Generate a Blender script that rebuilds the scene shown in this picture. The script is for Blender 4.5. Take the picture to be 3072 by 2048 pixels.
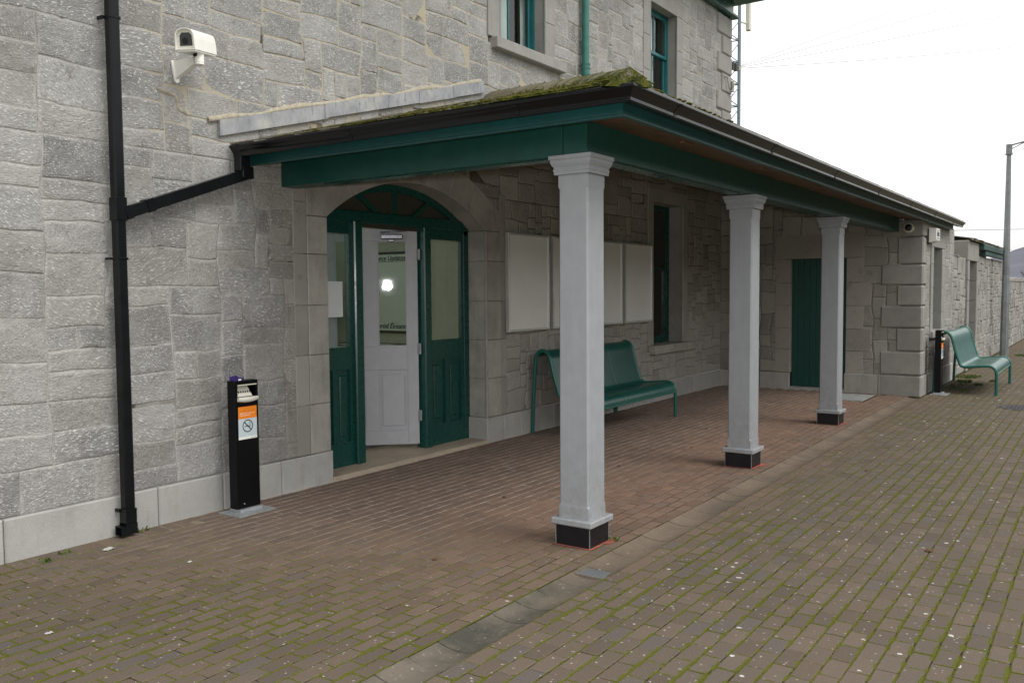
import bpy, math, random
from mathutils import Vector, Matrix, noise
R = math.radians
PI = math.pi
for o in list(bpy.data.objects):
    bpy.data.objects.remove(o)
scene = bpy.context.scene
C = scene.collection

# ------------------------------------------------------------ camera
cam_d = bpy.data.cameras.new('camera')
cam = bpy.data.objects.new('camera', cam_d)
C.objects.link(cam)
scene.camera = cam
yaw, pitch, roll = R(34.675), R(3.323), R(-0.415)
fw = Vector((math.cos(yaw) * math.cos(pitch), math.sin(yaw) * math.cos(pitch), -math.sin(pitch)))
rt = fw.cross(Vector((0, 0, 1))).normalized()
up = rt.cross(fw)
r2 = math.cos(roll) * rt + math.sin(roll) * up
u2 = -math.sin(roll) * rt + math.cos(roll) * up
m = Matrix((r2, u2, -fw)).transposed().to_4x4()
m.translation = Vector((0, 0, 1.8))
cam.matrix_world = m
cam_d.sensor_width = 36
cam_d.lens = 30.693
cam_d.clip_start = 0.05
cam_d.clip_end = 5000

# ------------------------------------------------------------ sky, light, exposure
SUN_EL, SUN_AZ = 50, 274          # azimuth: direction the light comes from, degrees from +X, counter-clockwise
W = bpy.data.worlds.new('World')
scene.world = W
W.use_nodes = True
nt = W.node_tree
nt.nodes.clear()
N = nt.nodes.new
out = N('ShaderNodeOutputWorld')
bg = N('ShaderNodeBackground')
sky = N('ShaderNodeTexSky')
sky.sky_type = 'NISHITA'
sky.sun_disc = False
sky.sun_elevation = R(SUN_EL)
sky.sun_rotation = R(90 - SUN_AZ)
sky.dust_density = 4
hsv = N('ShaderNodeHueSaturation')
hsv.inputs['Saturation'].default_value = 0.12
nt.links.new(sky.outputs[0], hsv.inputs['Color'])
# overcast: an almost even cloud sheet over the clear-sky gradient
tc = N('ShaderNodeTexCoord')
mp = N('ShaderNodeMapping')
mp.inputs['Scale'].default_value = (1.0, 1.0, 3.5)
nz = N('ShaderNodeTexNoise')
nz.inputs['Scale'].default_value = 2.2
nz.inputs['Detail'].default_value = 5
nt.links.new(tc.outputs['Generated'], mp.inputs[0])
nt.links.new(mp.outputs[0], nz.inputs['Vector'])
rp = N('ShaderNodeValToRGB')
rp.color_ramp.elements[0].position = 0.3
rp.color_ramp.elements[0].color = (10.3, 10.5, 10.7, 1)
rp.color_ramp.elements[1].position = 0.62
rp.color_ramp.elements[1].color = (12.3, 12.2, 12.0, 1)
nt.links.new(nz.outputs[0], rp.inputs[0])
# greyer low down
sx = N('ShaderNodeSeparateXYZ')
nt.links.new(tc.outputs['Generated'], sx.inputs[0])
hr = N('ShaderNodeMapRange')
hr.inputs['From Min'].default_value = 0.0
hr.inputs['From Max'].default_value = 0.16
hr.inputs['To Min'].default_value = 0.60
hr.inputs['To Max'].default_value = 1.0
nt.links.new(sx.outputs[2], hr.inputs[0])
mul = N('ShaderNodeMixRGB')
mul.blend_type = 'MULTIPLY'
mul.inputs[0].default_value = 1
nt.links.new(rp.outputs[0], mul.inputs[1])
nt.links.new(hr.outputs[0], mul.inputs[2])
mx = N('ShaderNodeMixRGB')
mx.inputs[0].default_value = 0.88
nt.links.new(hsv.outputs[0], mx.inputs[1])
nt.links.new(mul.outputs[0], mx.inputs[2])
nt.links.new(mx.outputs[0], bg.inputs['Color'])
bg.inputs['Strength'].default_value = 0.10
nt.links.new(bg.outputs[0], out.inputs['Surface'])

sd = bpy.data.lights.new('sun', 'SUN')
sd.energy = 1.45
sd.angle = R(30)
sd.color = (1.0, 0.97, 0.93)
sun = bpy.data.objects.new('sun', sd)
C.objects.link(sun)
sun.location = (0, -5, 12)
dv = Vector((math.cos(R(SUN_AZ)) * math.cos(R(SUN_EL)), math.sin(R(SUN_AZ)) * math.cos(R(SUN_EL)), math.sin(R(SUN_EL))))
sun.rotation_euler = dv.to_track_quat('Z', 'Y').to_euler()

# the photographer's small flash: its glare shows in the glass of the open door leaf
fd_ = bpy.data.lights.new('camera_flash', 'POINT')
fd_.energy = 400
fd_.shadow_soft_size = 0.10
fl_ = bpy.data.objects.new('camera_flash', fd_)
C.objects.link(fl_)
fl_.location = (0.0, 0.0, 1.93)

scene.view_settings.view_transform = 'Standard'
scene.view_settings.look = 'None'
scene.view_settings.gamma = 1
scene.view_settings.exposure = 0.40
scene.render.engine = 'CYCLES'
scene.cycles.max_bounces = 7
scene.cycles.diffuse_bounces = 4
scene.cycles.glossy_bounces = 3
scene.cycles.transparent_max_bounces = 8
scene.cycles.sample_clamp_indirect = 6

# ------------------------------------------------------------ mesh helpers
class MB:
    """collects faces with a uv, a colour attribute and a material slot"""
    def __init__(s):
        s.v = []; s.f = []; s.mi = []; s.uv = []; s.col = []; s.sm = []
    def face(s, pts, mi=0, uv=None, col=(0.5, 0.5, 0, 1), smooth=False):
        b = len(s.v)
        s.v.extend([tuple(p) for p in pts])
        s.f.append(tuple(range(b, b + len(pts))))
        s.mi.append(mi); s.sm.append(smooth)
        s.uv.append(uv if uv else [(0, 0)] * len(pts)); s.col.append(col)
    def grid(s, rows, mi=0, closed=False, smooth=True, col=(0.5, 0.5, 0, 1)):
        """rows: list of equal-length point lists -> shared-vertex quads"""
        b = len(s.v); n = len(rows[0])
        for r_ in rows:
            s.v.extend([tuple(p) for p in r_])
        for i in range(len(rows) - 1):
            for j in range(n if closed else n - 1):
                a = b + i * n + j; c = b + i * n + (j + 1) % n
                s.f.append((a, c, c + n, a + n)); s.mi.append(mi); s.sm.append(smooth)
                s.uv.append([(0, 0)] * 4); s.col.append(col)
    def box(s, x0, x1, y0, y1, z0, z1, mi=0, col=(0.5, 0.5, 0, 1), ch=0.0):
        if ch > 0:
            return s.cbox(x0, x1, y0, y1, z0, z1, ch, mi, col)
        P = [(x0, y0, z0), (x1, y0, z0), (x1, y1, z0), (x0, y1, z0), (x0, y0, z1), (x1, y0, z1), (x1, y1, z1), (x0, y1, z1)]
        b = len(s.v); s.v.extend(P)
        for q in ((0, 3, 2, 1), (4, 5, 6, 7), (0, 1, 5, 4), (1, 2, 6, 5), (2, 3, 7, 6), (3, 0, 4, 7)):
            s.f.append(tuple(b + k for k in q)); s.mi.append(mi); s.sm.append(False)
            s.uv.append([(P[k][0] + P[k][1], P[k][2] + 0.37 * P[k][1]) for k in q]); s.col.append(col)
    def cbox(s, x0, x1, y0, y1, z0, z1, c, mi=0, col=(0.5, 0.5, 0, 1)):
        """box with chamfered edges"""
        import itertools
        b = len(s.v); idx = {}
        lo = (x0, y0, z0); hi = (x1, y1, z1)
        for sg in itertools.product((0, 1), repeat=3):
            for ax in range(3):
                p = []
                for k in range(3):
                    if k == ax: p.append(hi[k] if sg[k] else lo[k])
                    else: p.append(hi[k] - c if sg[k] else lo[k] + c)
                idx[(sg, ax)] = len(s.v); s.v.append(tuple(p))
        def add(ids):
            pts = [Vector(s.v[i]) for i in ids]
            n = (pts[1] - pts[0]).cross(pts[2] - pts[0])
            cen = sum(pts, Vector()) / len(pts) - Vector(((x0 + x1) / 2, (y0 + y1) / 2, (z0 + z1) / 2))
            if n.dot(cen) < 0: ids = ids[::-1]
            s.f.append(tuple(ids)); s.mi.append(mi); s.sm.append(False)
            s.uv.append([(s.v[i][0] + s.v[i][1], s.v[i][2] + 0.37 * s.v[i][1]) for i in ids]); s.col.append(col)
        for ax in range(3):
            o = [k for k in range(3) if k != ax]
            for sd_ in (0, 1):
                q = []
                for a, bb in ((0, 0), (1, 0), (1, 1), (0, 1)):
                    sg = [0, 0, 0]; sg[ax] = sd_; sg[o[0]] = a; sg[o[1]] = bb
                    q.append(idx[(tuple(sg), ax)])
                add(q)
            for a in (0, 1):
                for bb in (0, 1):
                    s0 = [0, 0, 0]; s0[o[0]] = a; s0[o[1]] = bb; s1 = list(s0); s1[ax] = 1
                    add([idx[(tuple(s0), o[0])], idx[(tuple(s0), o[1])], idx[(tuple(s1), o[1])], idx[(tuple(s1), o[0])]])
        for sg in itertools.product((0, 1), repeat=3):
            add([idx[(sg, 0)], idx[(sg, 1)], idx[(sg, 2)]])
    def prism(s, poly, axis, a, b_, mi=0, col=(0.5, 0.5, 0, 1), smooth=False):
        """2-D polygon extruded along axis ('x','y','z') from a to b_"""
        def P(p, t):
            return {'x': (t, p[0], p[1]), 'y': (p[0], t, p[1]), 'z': (p[0], p[1], t)}[axis]
        n = len(poly); b = len(s.v)
        s.v.extend([P(p, a) for p in poly]); s.v.extend([P(p, b_) for p in poly])
        for k in range(n):
            k2 = (k + 1) % n
            s.f.append((b + k, b + k2, b + n + k2, b + n + k)); s.mi.append(mi); s.sm.append(smooth)
            s.uv.append([(0, 0)] * 4); s.col.append(col)
        s.f.append(tuple(range(b + n - 1, b - 1, -1))); s.f.append(tuple(range(b + n, b + 2 * n)))
        for p_ in range(2):
            s.mi.append(mi); s.sm.append(False); s.col.append(col)
            s.uv.append([(p[0], p[1]) for p in (poly[::-1] if p_ == 0 else poly)])
    def tube(s, path, r, seg=10, mi=0, cap=True, col=(0.5, 0.5, 0, 1)):
        path = [Vector(p) for p in path]; rows = []
        n0 = None
        for i, p in enumerate(path):
            t = (path[min(i + 1, len(path) - 1)] - path[max(i - 1, 0)]).normalized()
            if n0 is None:
                n0 = t.cross(Vector((0, 0, 1)))
                if n0.length < 1e-3: n0 = t.cross(Vector((1, 0, 0)))
                n0.normalize()
            n0 = (n0 - t * n0.dot(t)).normalized()
            b2 = t.cross(n0)
            rr = r[i] if isinstance(r, (list, tuple)) else r
            rows.append([p + rr * (math.cos(2 * PI * k / seg) * n0 + math.sin(2 * PI * k / seg) * b2) for k in range(seg)])
        s.grid(rows, mi, closed=True, smooth=True, col=col)
        if cap:
            s.face(rows[0][::-1], mi, col=col); s.face(rows[-1], mi, col=col)
    def lathe(s, prof, cen, axis='z', seg=20, mi=0, smooth=True):
        rows = []
        for (r_, t) in prof:
            row = []
            for k in range(seg):
                a = 2 * PI * k / seg; c_, s_ = r_ * math.cos(a), r_ * math.sin(a)
                d = {'z': (c_, s_, t), 'x': (t, c_, s_), 'y': (c_, t, s_)}[axis]
                row.append((cen[0] + d[0], cen[1] + d[1], cen[2] + d[2]))
            rows.append(row)
        s.grid(rows, mi, closed=True, smooth=smooth)
    def build(s, name, mats, parent=None, origin=None):
        off = Vector((0, 0, 0))
        if parent is not None:
            q = parent
            while q is not None:
                off += q.location; q = q.parent
        elif origin is not None:
            off = Vector(origin)
        me = bpy.data.meshes.new(name)
        me.from_pydata([(a - off.x, b - off.y, c - off.z) for a, b, c in s.v], [], s.f)
        if not isinstance(mats, (list, tuple)): mats = [mats]
        for m_ in mats: me.materials.append(m_)
        me.polygons.foreach_set('material_index', s.mi)
        me.polygons.foreach_set('use_smooth', s.sm)
        uvl = me.uv_layers.new(name='UVMap')
        flat = []
        for u in s.uv:
            for a in u: flat.extend(a)
        uvl.data.foreach_set('uv', flat)
        ca = me.color_attributes.new('tone', 'FLOAT_COLOR', 'CORNER')
        flat = []
        for u, c_ in zip(s.uv, s.col):
            if isinstance(c_, list):
                for q in c_: flat.extend(q)
            else: flat.extend(list(c_) * len(u))
        ca.data.foreach_set('color', flat)
        me.update()
        o = bpy.data.objects.new(name, me)
        C.objects.link(o)
        if parent is not None: o.parent = parent
        elif origin is not None: o.location = origin
        return o

def fix_normals(o):
    import bmesh
    bm = bmesh.new(); bm.from_mesh(o.data)
    bmesh.ops.recalc_face_normals(bm, faces=bm.faces)
    bm.to_mesh(o.data); bm.free()
    return o

def thing(name, label, cat, loc=(0, 0, 0), group=None):
    o = bpy.data.objects.new(name, None)
    o.empty_display_size = 0.2
    C.objects.link(o); o.location = loc
    o['label'] = label; o['category'] = cat
    if group: o['group'] = group
    return o

def tag(o, label, cat, group=None):
    o['label'] = label; o['category'] = cat
    if group: o['group'] = group
    return o

def struct(o, kind='structure'):
    o['kind'] = kind
    return o

def dup(root, loc, label):
    r_ = root.copy(); C.objects.link(r_); r_.location = loc; r_['label'] = label
    for ch in list(root.children):
        c_ = ch.copy(); C.objects.link(c_); c_.parent = r_
        for g in list(ch.children):
            d_ = g.copy(); C.objects.link(d_); d_.parent = c_
    return r_

def text(name, body, size, loc, rot, m_, parent, align='LEFT', shear=0.0):
    cu = bpy.data.curves.new(name, 'FONT')
    cu.body = body; cu.size = size; cu.align_x = align; cu.shear = shear
    cu.extrude = 0.0006; cu.offset = 0.0012 * size / 0.1
    cu.materials.append(m_)
    o = bpy.data.objects.new(name, cu); C.objects.link(o)
    off = Vector((0, 0, 0)); q = parent
    while q is not None:
        off += q.location; q = q.parent
    dg = bpy.context.evaluated_depsgraph_get(); dg.update()
    me = bpy.data.meshes.new_from_object(o.evaluated_get(dg))
    bpy.data.objects.remove(o); me.materials.clear(); me.materials.append(m_)
    o = bpy.data.objects.new(name, me); C.objects.link(o)
    o.location = Vector(loc) - off; o.rotation_euler = rot; o.parent = parent
    return o

# ------------------------------------------------------------ material helpers
def newmat(name, rough=0.6, spec=0.4, metal=0.0):
    m_ = bpy.data.materials.new(name); m_.use_nodes = True
    t = m_.node_tree; b = t.nodes['Principled BSDF']
    b.inputs['Roughness'].default_value = rough
    b.inputs['Specular IOR Level'].default_value = spec
    b.inputs['Metallic'].default_value = metal
    return m_, t, b

class G:
    """tiny node-graph writer"""
    def __init__(s, t): s.t = t
    def n(s, ty, **kw):
        nd = s.t.nodes.new(ty)
        for k, v in kw.items():
            setattr(nd, k, v)
        return nd
    def l(s, a, b): s.t.links.new(a, b)
    def val(s, x, sock):
        if hasattr(x, 'is_linked') or hasattr(x, 'links'): s.l(x, sock)
        else: sock.default_value = x
    def noise(s, vec, scale, detail=4, rough=0.55, dist=0.0, out=0):
        nd = s.n('ShaderNodeTexNoise')
        nd.inputs['Scale'].default_value = scale; nd.inputs['Detail'].default_value = detail
        nd.inputs['Roughness'].default_value = rough; nd.inputs['Distortion'].default_value = dist
        s.l(vec, nd.inputs['Vector'])
        return nd.outputs[out]
    def map(s, vec, scale=(1, 1, 1), loc=(0, 0, 0), rot=(0, 0, 0)):
        nd = s.n('ShaderNodeMapping')
        nd.inputs['Scale'].default_value = scale; nd.inputs['Location'].default_value = loc
        nd.inputs['Rotation'].default_value = rot
        s.l(vec, nd.inputs[0]); return nd.outputs[0]
    def ramp(s, x, a, b, ca=0.0, cb=1.0):
        nd = s.n('ShaderNodeMapRange'); nd.clamp = True
        nd.inputs['From Min'].default_value = a; nd.inputs['From Max'].default_value = b
        nd.inputs['To Min'].default_value = ca; nd.inputs['To Max'].default_value = cb
        s.l(x, nd.inputs[0]); return nd.outputs[0]
    def mix(s, f, a, b, mode='MIX'):
        nd = s.n('ShaderNodeMixRGB', blend_type=mode)
        for x, k in ((f, 0), (a, 1), (b, 2)):
            if isinstance(x, (int, float)): nd.inputs[k].default_value = x if k == 0 else (x, x, x, 1)
            elif isinstance(x, tuple): nd.inputs[k].default_value = (*x[:3], 1)
            else: s.l(x, nd.inputs[k])
        return nd.outputs[0]
    def math(s, op, a, b=0.0):
        nd = s.n('ShaderNodeMath', operation=op)
        for x, k in ((a, 0), (b, 1)):
            if isinstance(x, (int, float)): nd.inputs[k].default_value = x
            else: s.l(x, nd.inputs[k])
        return nd.outputs[0]
    def bump(s, h, strength, dist, b, normal=None):
        nd = s.n('ShaderNodeBump')
        nd.inputs['Strength'].default_value = strength; nd.inputs['Distance'].default_value = dist
        s.l(h, nd.inputs['Height'])
        if normal: s.l(normal, nd.inputs['Normal'])
        s.l(nd.outputs[0], b.inputs['Normal']); return nd.outputs[0]

def coords(g):
    return g.n('ShaderNodeTexCoord')

def worldpos(g):
    return g.n('ShaderNodeNewGeometry').outputs['Position']

def paint(name, col, rough=0.35, spec=0.5, var=0.12, bump=0.04, dirt=None, scale=9, metal=0.0, streak=False, rv=0.12, splash=False):
    m_, t, b = newmat(name, rough, spec, metal); g = G(t)
    p = worldpos(g)
    n1 = g.noise(p, scale, 5, 0.6)
    c = g.mix(g.ramp(n1, 0.3, 0.7), tuple(x * (1 - var) for x in col), tuple(min(1, x * (1 + var)) for x in col))
    if streak:
        n3 = g.noise(g.map(p, (40, 40, 1.2)), 1, 3, 0.6)
        c = g.mix(g.ramp(n3, 0.45, 0.75, 0, 0.22), c, tuple(x * 0.72 for x in col))
    if splash:
        sz_ = g.n('ShaderNodeSeparateXYZ'); g.l(p, sz_.inputs[0])
        low = g.math('MULTIPLY', g.ramp(sz_.outputs[2], 0.75, 0.17), g.ramp(g.noise(p, 16, 6, 0.75), 0.42, 0.66))
        c = g.mix(g.math('MULTIPLY', low, 0.55), c, (0.17, 0.155, 0.13))
        c = g.mix(g.ramp(g.noise(p, 38, 4, 0.8), 0.70, 0.74, 0, 0.5), c, (0.14, 0.14, 0.14))
    if dirt:
        n2 = g.noise(p, 3.1, 6, 0.7)
        c = g.mix(g.ramp(n2, 0.55, 0.78, 0, dirt[1]), c, dirt[0])
    g.l(c, b.inputs['Base Color'])
    g.l(g.ramp(g.noise(p, 14, 3), 0.3, 0.7, rough * (1 - rv), min(1, rough * (1 + rv))), b.inputs['Roughness'])
    if bump: g.bump(g.noise(p, 60, 3), bump, 0.01, b)
    return m_

# ---- stone with pick marks (per-stone uv, tone attribute: r tone, g hue, b shelter staining)
def stone_mat(name, flecks=1.0, dark=1.0):
    m_, t, b = newmat(name, 0.85, 0.25); g = G(t)
    at = g.n('ShaderNodeAttribute', attribute_name='tone')
    se = g.n('ShaderNodeSeparateColor'); g.l(at.outputs['Color'], se.inputs[0])
    tone, hue, shel = se.outputs[0], se.outputs[1], se.outputs[2]
    uv = g.n('ShaderNodeUVMap', uv_map='UVMap').outputs[0]
    p = worldpos(g)
    # base greys, brown where sheltered
    grey = g.mix(tone, (0.160 * dark, 0.158 * dark, 0.152 * dark), (0.300 * dark, 0.296 * dark, 0.287 * dark))
    warm = g.mix(tone, (0.190 * dark, 0.176 * dark, 0.150 * dark), (0.40 * dark, 0.378 * dark, 0.33 * dark))
    c = g.mix(shel, grey, warm)
    c = g.mix(g.math('MULTIPLY', hue, 0.35), c, (0.30 * dark, 0.28 * dark, 0.24 * dark))
    blot = g.noise(p, 2.1, 6, 0.62)
    c = g.mix(g.ramp(blot, 0.42, 0.66, 0, 0.5), c, g.mix(shel, (0.40, 0.395, 0.38), (0.33, 0.29, 0.22)))
    blot2 = g.noise(p, 7.5, 6, 0.7)
    c = g.mix(g.ramp(blot2, 0.42, 0.28, 0, 0.55), c, (0.12, 0.115, 0.10))
    # pick marks: short pale strokes laid one way on each stone
    v1 = g.map(uv, (36, 96, 1))
    s1 = g.noise(v1, 1.0, 2, 0.5, 0.6)
    v2 = g.map(uv, (40, 60, 1), (7.3, 2.1, 0))
    s2 = g.noise(v2, 1.0, 3, 0.6, 0.3)
    where = g.ramp(g.noise(uv, 5.0, 3), 0.33, 0.55, 0.15, 1.0)
    st = g.math('MULTIPLY', g.ramp(s1, 0.575, 0.65), where)
    fl = g.math('MULTIPLY', st, flecks * 0.78)
    fl = g.math('MULTIPLY', fl, g.ramp(shel, 0.0, 1.0, 1.0, 0.35))
    fl = g.math('MULTIPLY', fl, g.ramp(hue, 0.0, 0.8, 1.0, 0.60))
    c = g.mix(fl, c, (0.64, 0.64, 0.63))
    c = g.mix(g.ramp(s1, 0.40, 0.28, 0, 0.30 * flecks), c, (0.11, 0.11, 0.105))
    c = g.mix(g.ramp(s2, 0.62, 0.75, 0, 0.25), c, (0.45, 0.44, 0.42))
    # hairline cracks and broken edges in the face
    ck = g.math('ABSOLUTE', g.math('SUBTRACT', g.noise(g.map(p, (1, 1, 2.2)), 3.4, 7, 0.72, 0.8), 0.5))
    ckm = g.math('MULTIPLY', g.ramp(ck, 0.008, 0.002), g.ramp(g.noise(p, 1.9, 3), 0.50, 0.60))
    c = g.mix(g.math('MULTIPLY', ckm, 0.7), c, (0.06, 0.057, 0.05))
    chp = g.ramp(g.noise(g.map(p, (1, 1, 2.4)), 11, 5, 0.8), 0.645, 0.685)
    c = g.mix(g.math('MULTIPLY', chp, 0.6), c, (0.075, 0.07, 0.062))
    # lime crust along the arrises, thick in places
    ed = g.math('SUBTRACT', 1.0, at.outputs['Alpha'])
    cr = g.math('MULTIPLY', ed, g.ramp(g.noise(p, 5.5, 6, 0.75), 0.42, 0.58))
    cr = g.math('MULTIPLY', cr, g.ramp(shel, 0.0, 0.8, 0.40, 0.08))
    c = g.mix(cr, c, g.mix(g.noise(p, 70, 3, 0.7), (0.36, 0.35, 0.32), (0.58, 0.57, 0.54)))
    dk = g.math('MULTIPLY', ed, g.ramp(g.noise(p, 3.6, 5, 0.7), 0.60, 0.66, 0, 0.6))
    c = g.mix(dk, c, (0.07, 0.065, 0.055))
    g.l(c, b.inputs['Base Color'])
    h = g.math('ADD', g.math('MULTIPLY', s1, 0.9), g.math('MULTIPLY', g.noise(uv, 14, 6, 0.7), 1.6))
    h = g.math('ADD', h, g.math('MULTIPLY', s2, 0.5))
    h = g.math('ADD', h, g.math('MULTIPLY', g.noise(uv, 4.5, 4, 0.6), 3.2))
    g.bump(h, 0.8, 0.011, b)
    return m_

def dressed_mat(name, col=(0.37, 0.36, 0.335), stain=0.5):
    m_, t, b = newmat(name, 0.8, 0.25); g = G(t)
    at = g.n('ShaderNodeAttribute', attribute_name='tone')
    se = g.n('ShaderNodeSeparateColor'); g.l(at.outputs['Color'], se.inputs[0])
    p = worldpos(g)
    dk = tuple(x * 0.62 for x in col)
    c = g.mix(se.outputs[0], dk, col)
    c = g.mix(g.math('MULTIPLY', se.outputs[2], 0.6), c, (0.38, 0.355, 0.305))
    n1 = g.noise(p, 3.0, 7, 0.65)
    c = g.mix(g.ramp(n1, 0.40, 0.66, 0, stain), c, tuple(x * 0.60 for x in col))
    n2 = g.noise(g.map(p, (9, 9, 1.6)), 1.2, 5, 0.65)
    c = g.mix(g.ramp(n2, 0.52, 0.72, 0, 0.5 * stain), c, (0.15, 0.13, 0.10))
    n3 = g.noise(p, 95, 3, 0.7)
    c = g.mix(g.ramp(n3, 0.60, 0.72, 0, 0.45), c, tuple(min(1, x * 1.5) for x in col))
    c = g.mix(g.ramp(n3, 0.42, 0.30, 0, 0.35), c, tuple(x * 0.55 for x in col))
    g.l(c, b.inputs['Base Color'])
    h = g.math('ADD', g.math('MULTIPLY', n3, 0.7), g.math('MULTIPLY', g.noise(p, 22, 4), 1.0))
    g.bump(h, 0.5, 0.006, b)
    return m_

def mortar_mat(name):
    m_, t, b = newmat(name, 0.95, 0.15); g = G(t)
    at = g.n('ShaderNodeAttribute', attribute_name='tone')
    se = g.n('ShaderNodeSeparateColor'); g.l(at.outputs['Color'], se.inputs[0])
    p = worldpos(g)
    n1 = g.noise(p, 2.6, 5, 0.6)
    c = g.mix(g.ramp(n1, 0.38, 0.62), (0.38, 0.375, 0.36), (0.23, 0.222, 0.205))
    c = g.mix(se.outputs[1], c, (0.40, 0.35, 0.255))
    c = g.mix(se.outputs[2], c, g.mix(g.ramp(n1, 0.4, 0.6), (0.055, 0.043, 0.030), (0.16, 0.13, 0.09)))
    n2 = g.noise(p, 55, 4, 0.7)
    c = g.mix(g.ramp(n2, 0.40, 0.25, 0, 0.7), c, (0.08, 0.075, 0.06))
    c = g.mix(g.ramp(n2, 0.58, 0.7, 0, 0.5), c, (0.52, 0.51, 0.47))
    n3 = g.noise(p, 4.4, 3)
    c = g.mix(g.ramp(n3, 0.64, 0.70, 0, 0.9), c, (0.05, 0.045, 0.04))
    g.l(c, b.inputs['Base Color'])
    g.bump(n2, 0.9, 0.01, b)
    return m_

def channel_mat():
    m_, t, b = newmat('worn_channel_concrete', 0.9, 0.2); g = G(t); p = worldpos(g)
    sp = g.n('ShaderNodeSeparateXYZ'); g.l(p, sp.inputs[0])
    n1 = g.noise(p, 2.4, 6, 0.65)
    tan_ = g.mix(g.ramp(n1, 0.35, 0.65), (0.170, 0.132, 0.098), (0.118, 0.092, 0.069))
    drk = g.mix(g.ramp(n1, 0.38, 0.62), (0.055, 0.052, 0.042), (0.13, 0.112, 0.088))
    k = g.ramp(g.math('ADD', sp.outputs[0], g.math('MULTIPLY', g.math('SUBTRACT', g.noise(p, 1.7, 4), 0.5), 2.4)), 4.2, 5.0)
    c = g.mix(k, drk, tan_)
    n2 = g.noise(p, 34, 4, 0.7)
    c = g.mix(g.ramp(n2, 0.64, 0.70, 0, 0.75), c, (0.42, 0.41, 0.37))
    c = g.mix(g.ramp(g.noise(p, 120, 3, 0.7), 0.45, 0.3, 0, 0.4), c, (0.05, 0.045, 0.035))
    g.l(c, b.inputs['Base Color']); g.bump(g.noise(p, 60, 5, 0.7), 0.5, 0.005, b)
    return m_

M = {}
M['stone'] = stone_mat('picked_limestone', 1.0)
M['stone_fine'] = stone_mat('weathered_limestone', 0.45)
M['dressed'] = dressed_mat('dressed_limestone', (0.40, 0.385, 0.35), 0.85)
M['quoin'] = dressed_mat('tooled_grey_limestone', (0.31, 0.305, 0.285), 0.5)
M['plinth'] = dressed_mat('plinth_limestone', (0.42, 0.415, 0.395), 0.45)
M['mortar'] = mortar_mat('lime_mortar')
M['tan'] = paint('tan_render', (0.36, 0.325, 0.255), 0.95, 0.1, 0.22, 0.8, scale=22)
M['green'] = paint('green_gloss_paint', (0.005, 0.055, 0.045), 0.28, 0.5, 0.05, 0.0)
M['green_dull'] = paint('worn_green_paint', (0.007, 0.058, 0.046), 0.36, 0.45, 0.14, 0.02, dirt=((0.02, 0.07, 0.06), 0.25))
M['blue_green'] = paint('blue_green_fascia_paint', (0.009, 0.066, 0.066), 0.34, 0.5, 0.12, 0.03, dirt=((0.03, 0.07, 0.06), 0.4))
M['bench_green'] = paint('bench_green_powder_coat', (0.010, 0.110, 0.086), 0.32, 0.5, 0.10, 0.02)
M['teal'] = paint('teal_window_paint', (0.010, 0.115, 0.125), 0.35, 0.5, 0.15, 0.05)
M['pipe_green'] = paint('green_cast_iron_paint', (0.035, 0.155, 0.125), 0.4, 0.4, 0.15, 0.05)
M['black'] = paint('black_plastic', (0.005, 0.006, 0.007), 0.32, 0.22, 0.2, 0.0)
M['gutter'] = paint('black_gutter_plastic', (0.005, 0.005, 0.006), 0.22, 0.32, 0.1, 0, scale=2, rv=0.05)
M['binblack'] = paint('black_powder_coat', (0.003, 0.003, 0.004), 0.40, 0.18, 0.2, 0.0)
M['columngrey'] = paint('grey_wood_paint', (0.275, 0.287, 0.303), 0.5, 0.35, 0.06, 0.12, streak=True, splash=True)
M['doorgrey'] = paint('grey_door_paint', (0.40, 0.405, 0.43), 0.5, 0.35, 0.06, 0.06, dirt=((0.22, 0.22, 0.22), 0.45))
M['baseblack'] = paint('black_plinth_tile', (0.009, 0.009, 0.011), 0.38, 0.25, 0.25, 0.02, dirt=((0.05, 0.05, 0.05), 0.4))
M['beige_trim'] = paint('pale_trim', (0.45, 0.44, 0.42), 0.6, 0.3, 0.1)
M['white'] = paint('cream_white_plastic', (0.80, 0.79, 0.74), 0.4, 0.4, 0.04, 0.02)
M['cream'] = paint('cream_plastic', (0.62, 0.60, 0.52), 0.5, 0.3, 0.05)
M['soffit'] = paint('brown_soffit_board', (0.12, 0.07, 0.036), 0.55, 0.3, 0.3, 0.1, scale=5)
M['ceiling'] = paint('dark_brown_ceiling_board', (0.15, 0.11, 0.075), 0.7, 0.2, 0.25, 0.1, scale=4)
M['steel'] = paint('galvanised_steel', (0.42, 0.44, 0.45), 0.45, 0.5, 0.15, 0.04, metal=0.6)
M['lampsteel'] = paint('weathered_galvanised_steel', (0.22, 0.235, 0.24), 0.5, 0.5, 0.22, 0.04, metal=0.35, scale=5)
M['alu'] = paint('aluminium_frame', (0.60, 0.60, 0.58), 0.35, 0.5, 0.08, 0.01, metal=0.5)
M['chrome'] = paint('chrome', (0.10, 0.10, 0.11), 0.30, 0.5, 0.05, 0, metal=1)
M['board'] = paint('cream_notice_panel', (0.74, 0.74, 0.71), 0.18, 0.5, 0.03, 0.01, scale=3)
M['concrete'] = channel_mat()
M['step'] = dressed_mat('sandy_concrete_step', (0.42, 0.35, 0.27), 0.4)
M['dark'] = paint('dark_void', (0.02, 0.02, 0.02), 0.8, 0.2, 0.1)
M['fan'] = paint('olive_fanlight_panel', (0.045, 0.043, 0.030), 0.35, 0.4, 0.15)
M['inwall'] = paint('olive_cream_interior_wall', (0.44, 0.43, 0.32), 0.8, 0.2, 0.06)
M['infloor'] = paint('grey_interior_floor', (0.16, 0.16, 0.15), 0.5, 0.3, 0.1)
M['blind'] = paint('pale_curtain', (0.62, 0.62, 0.64), 0.9, 0.1, 0.05)
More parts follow.
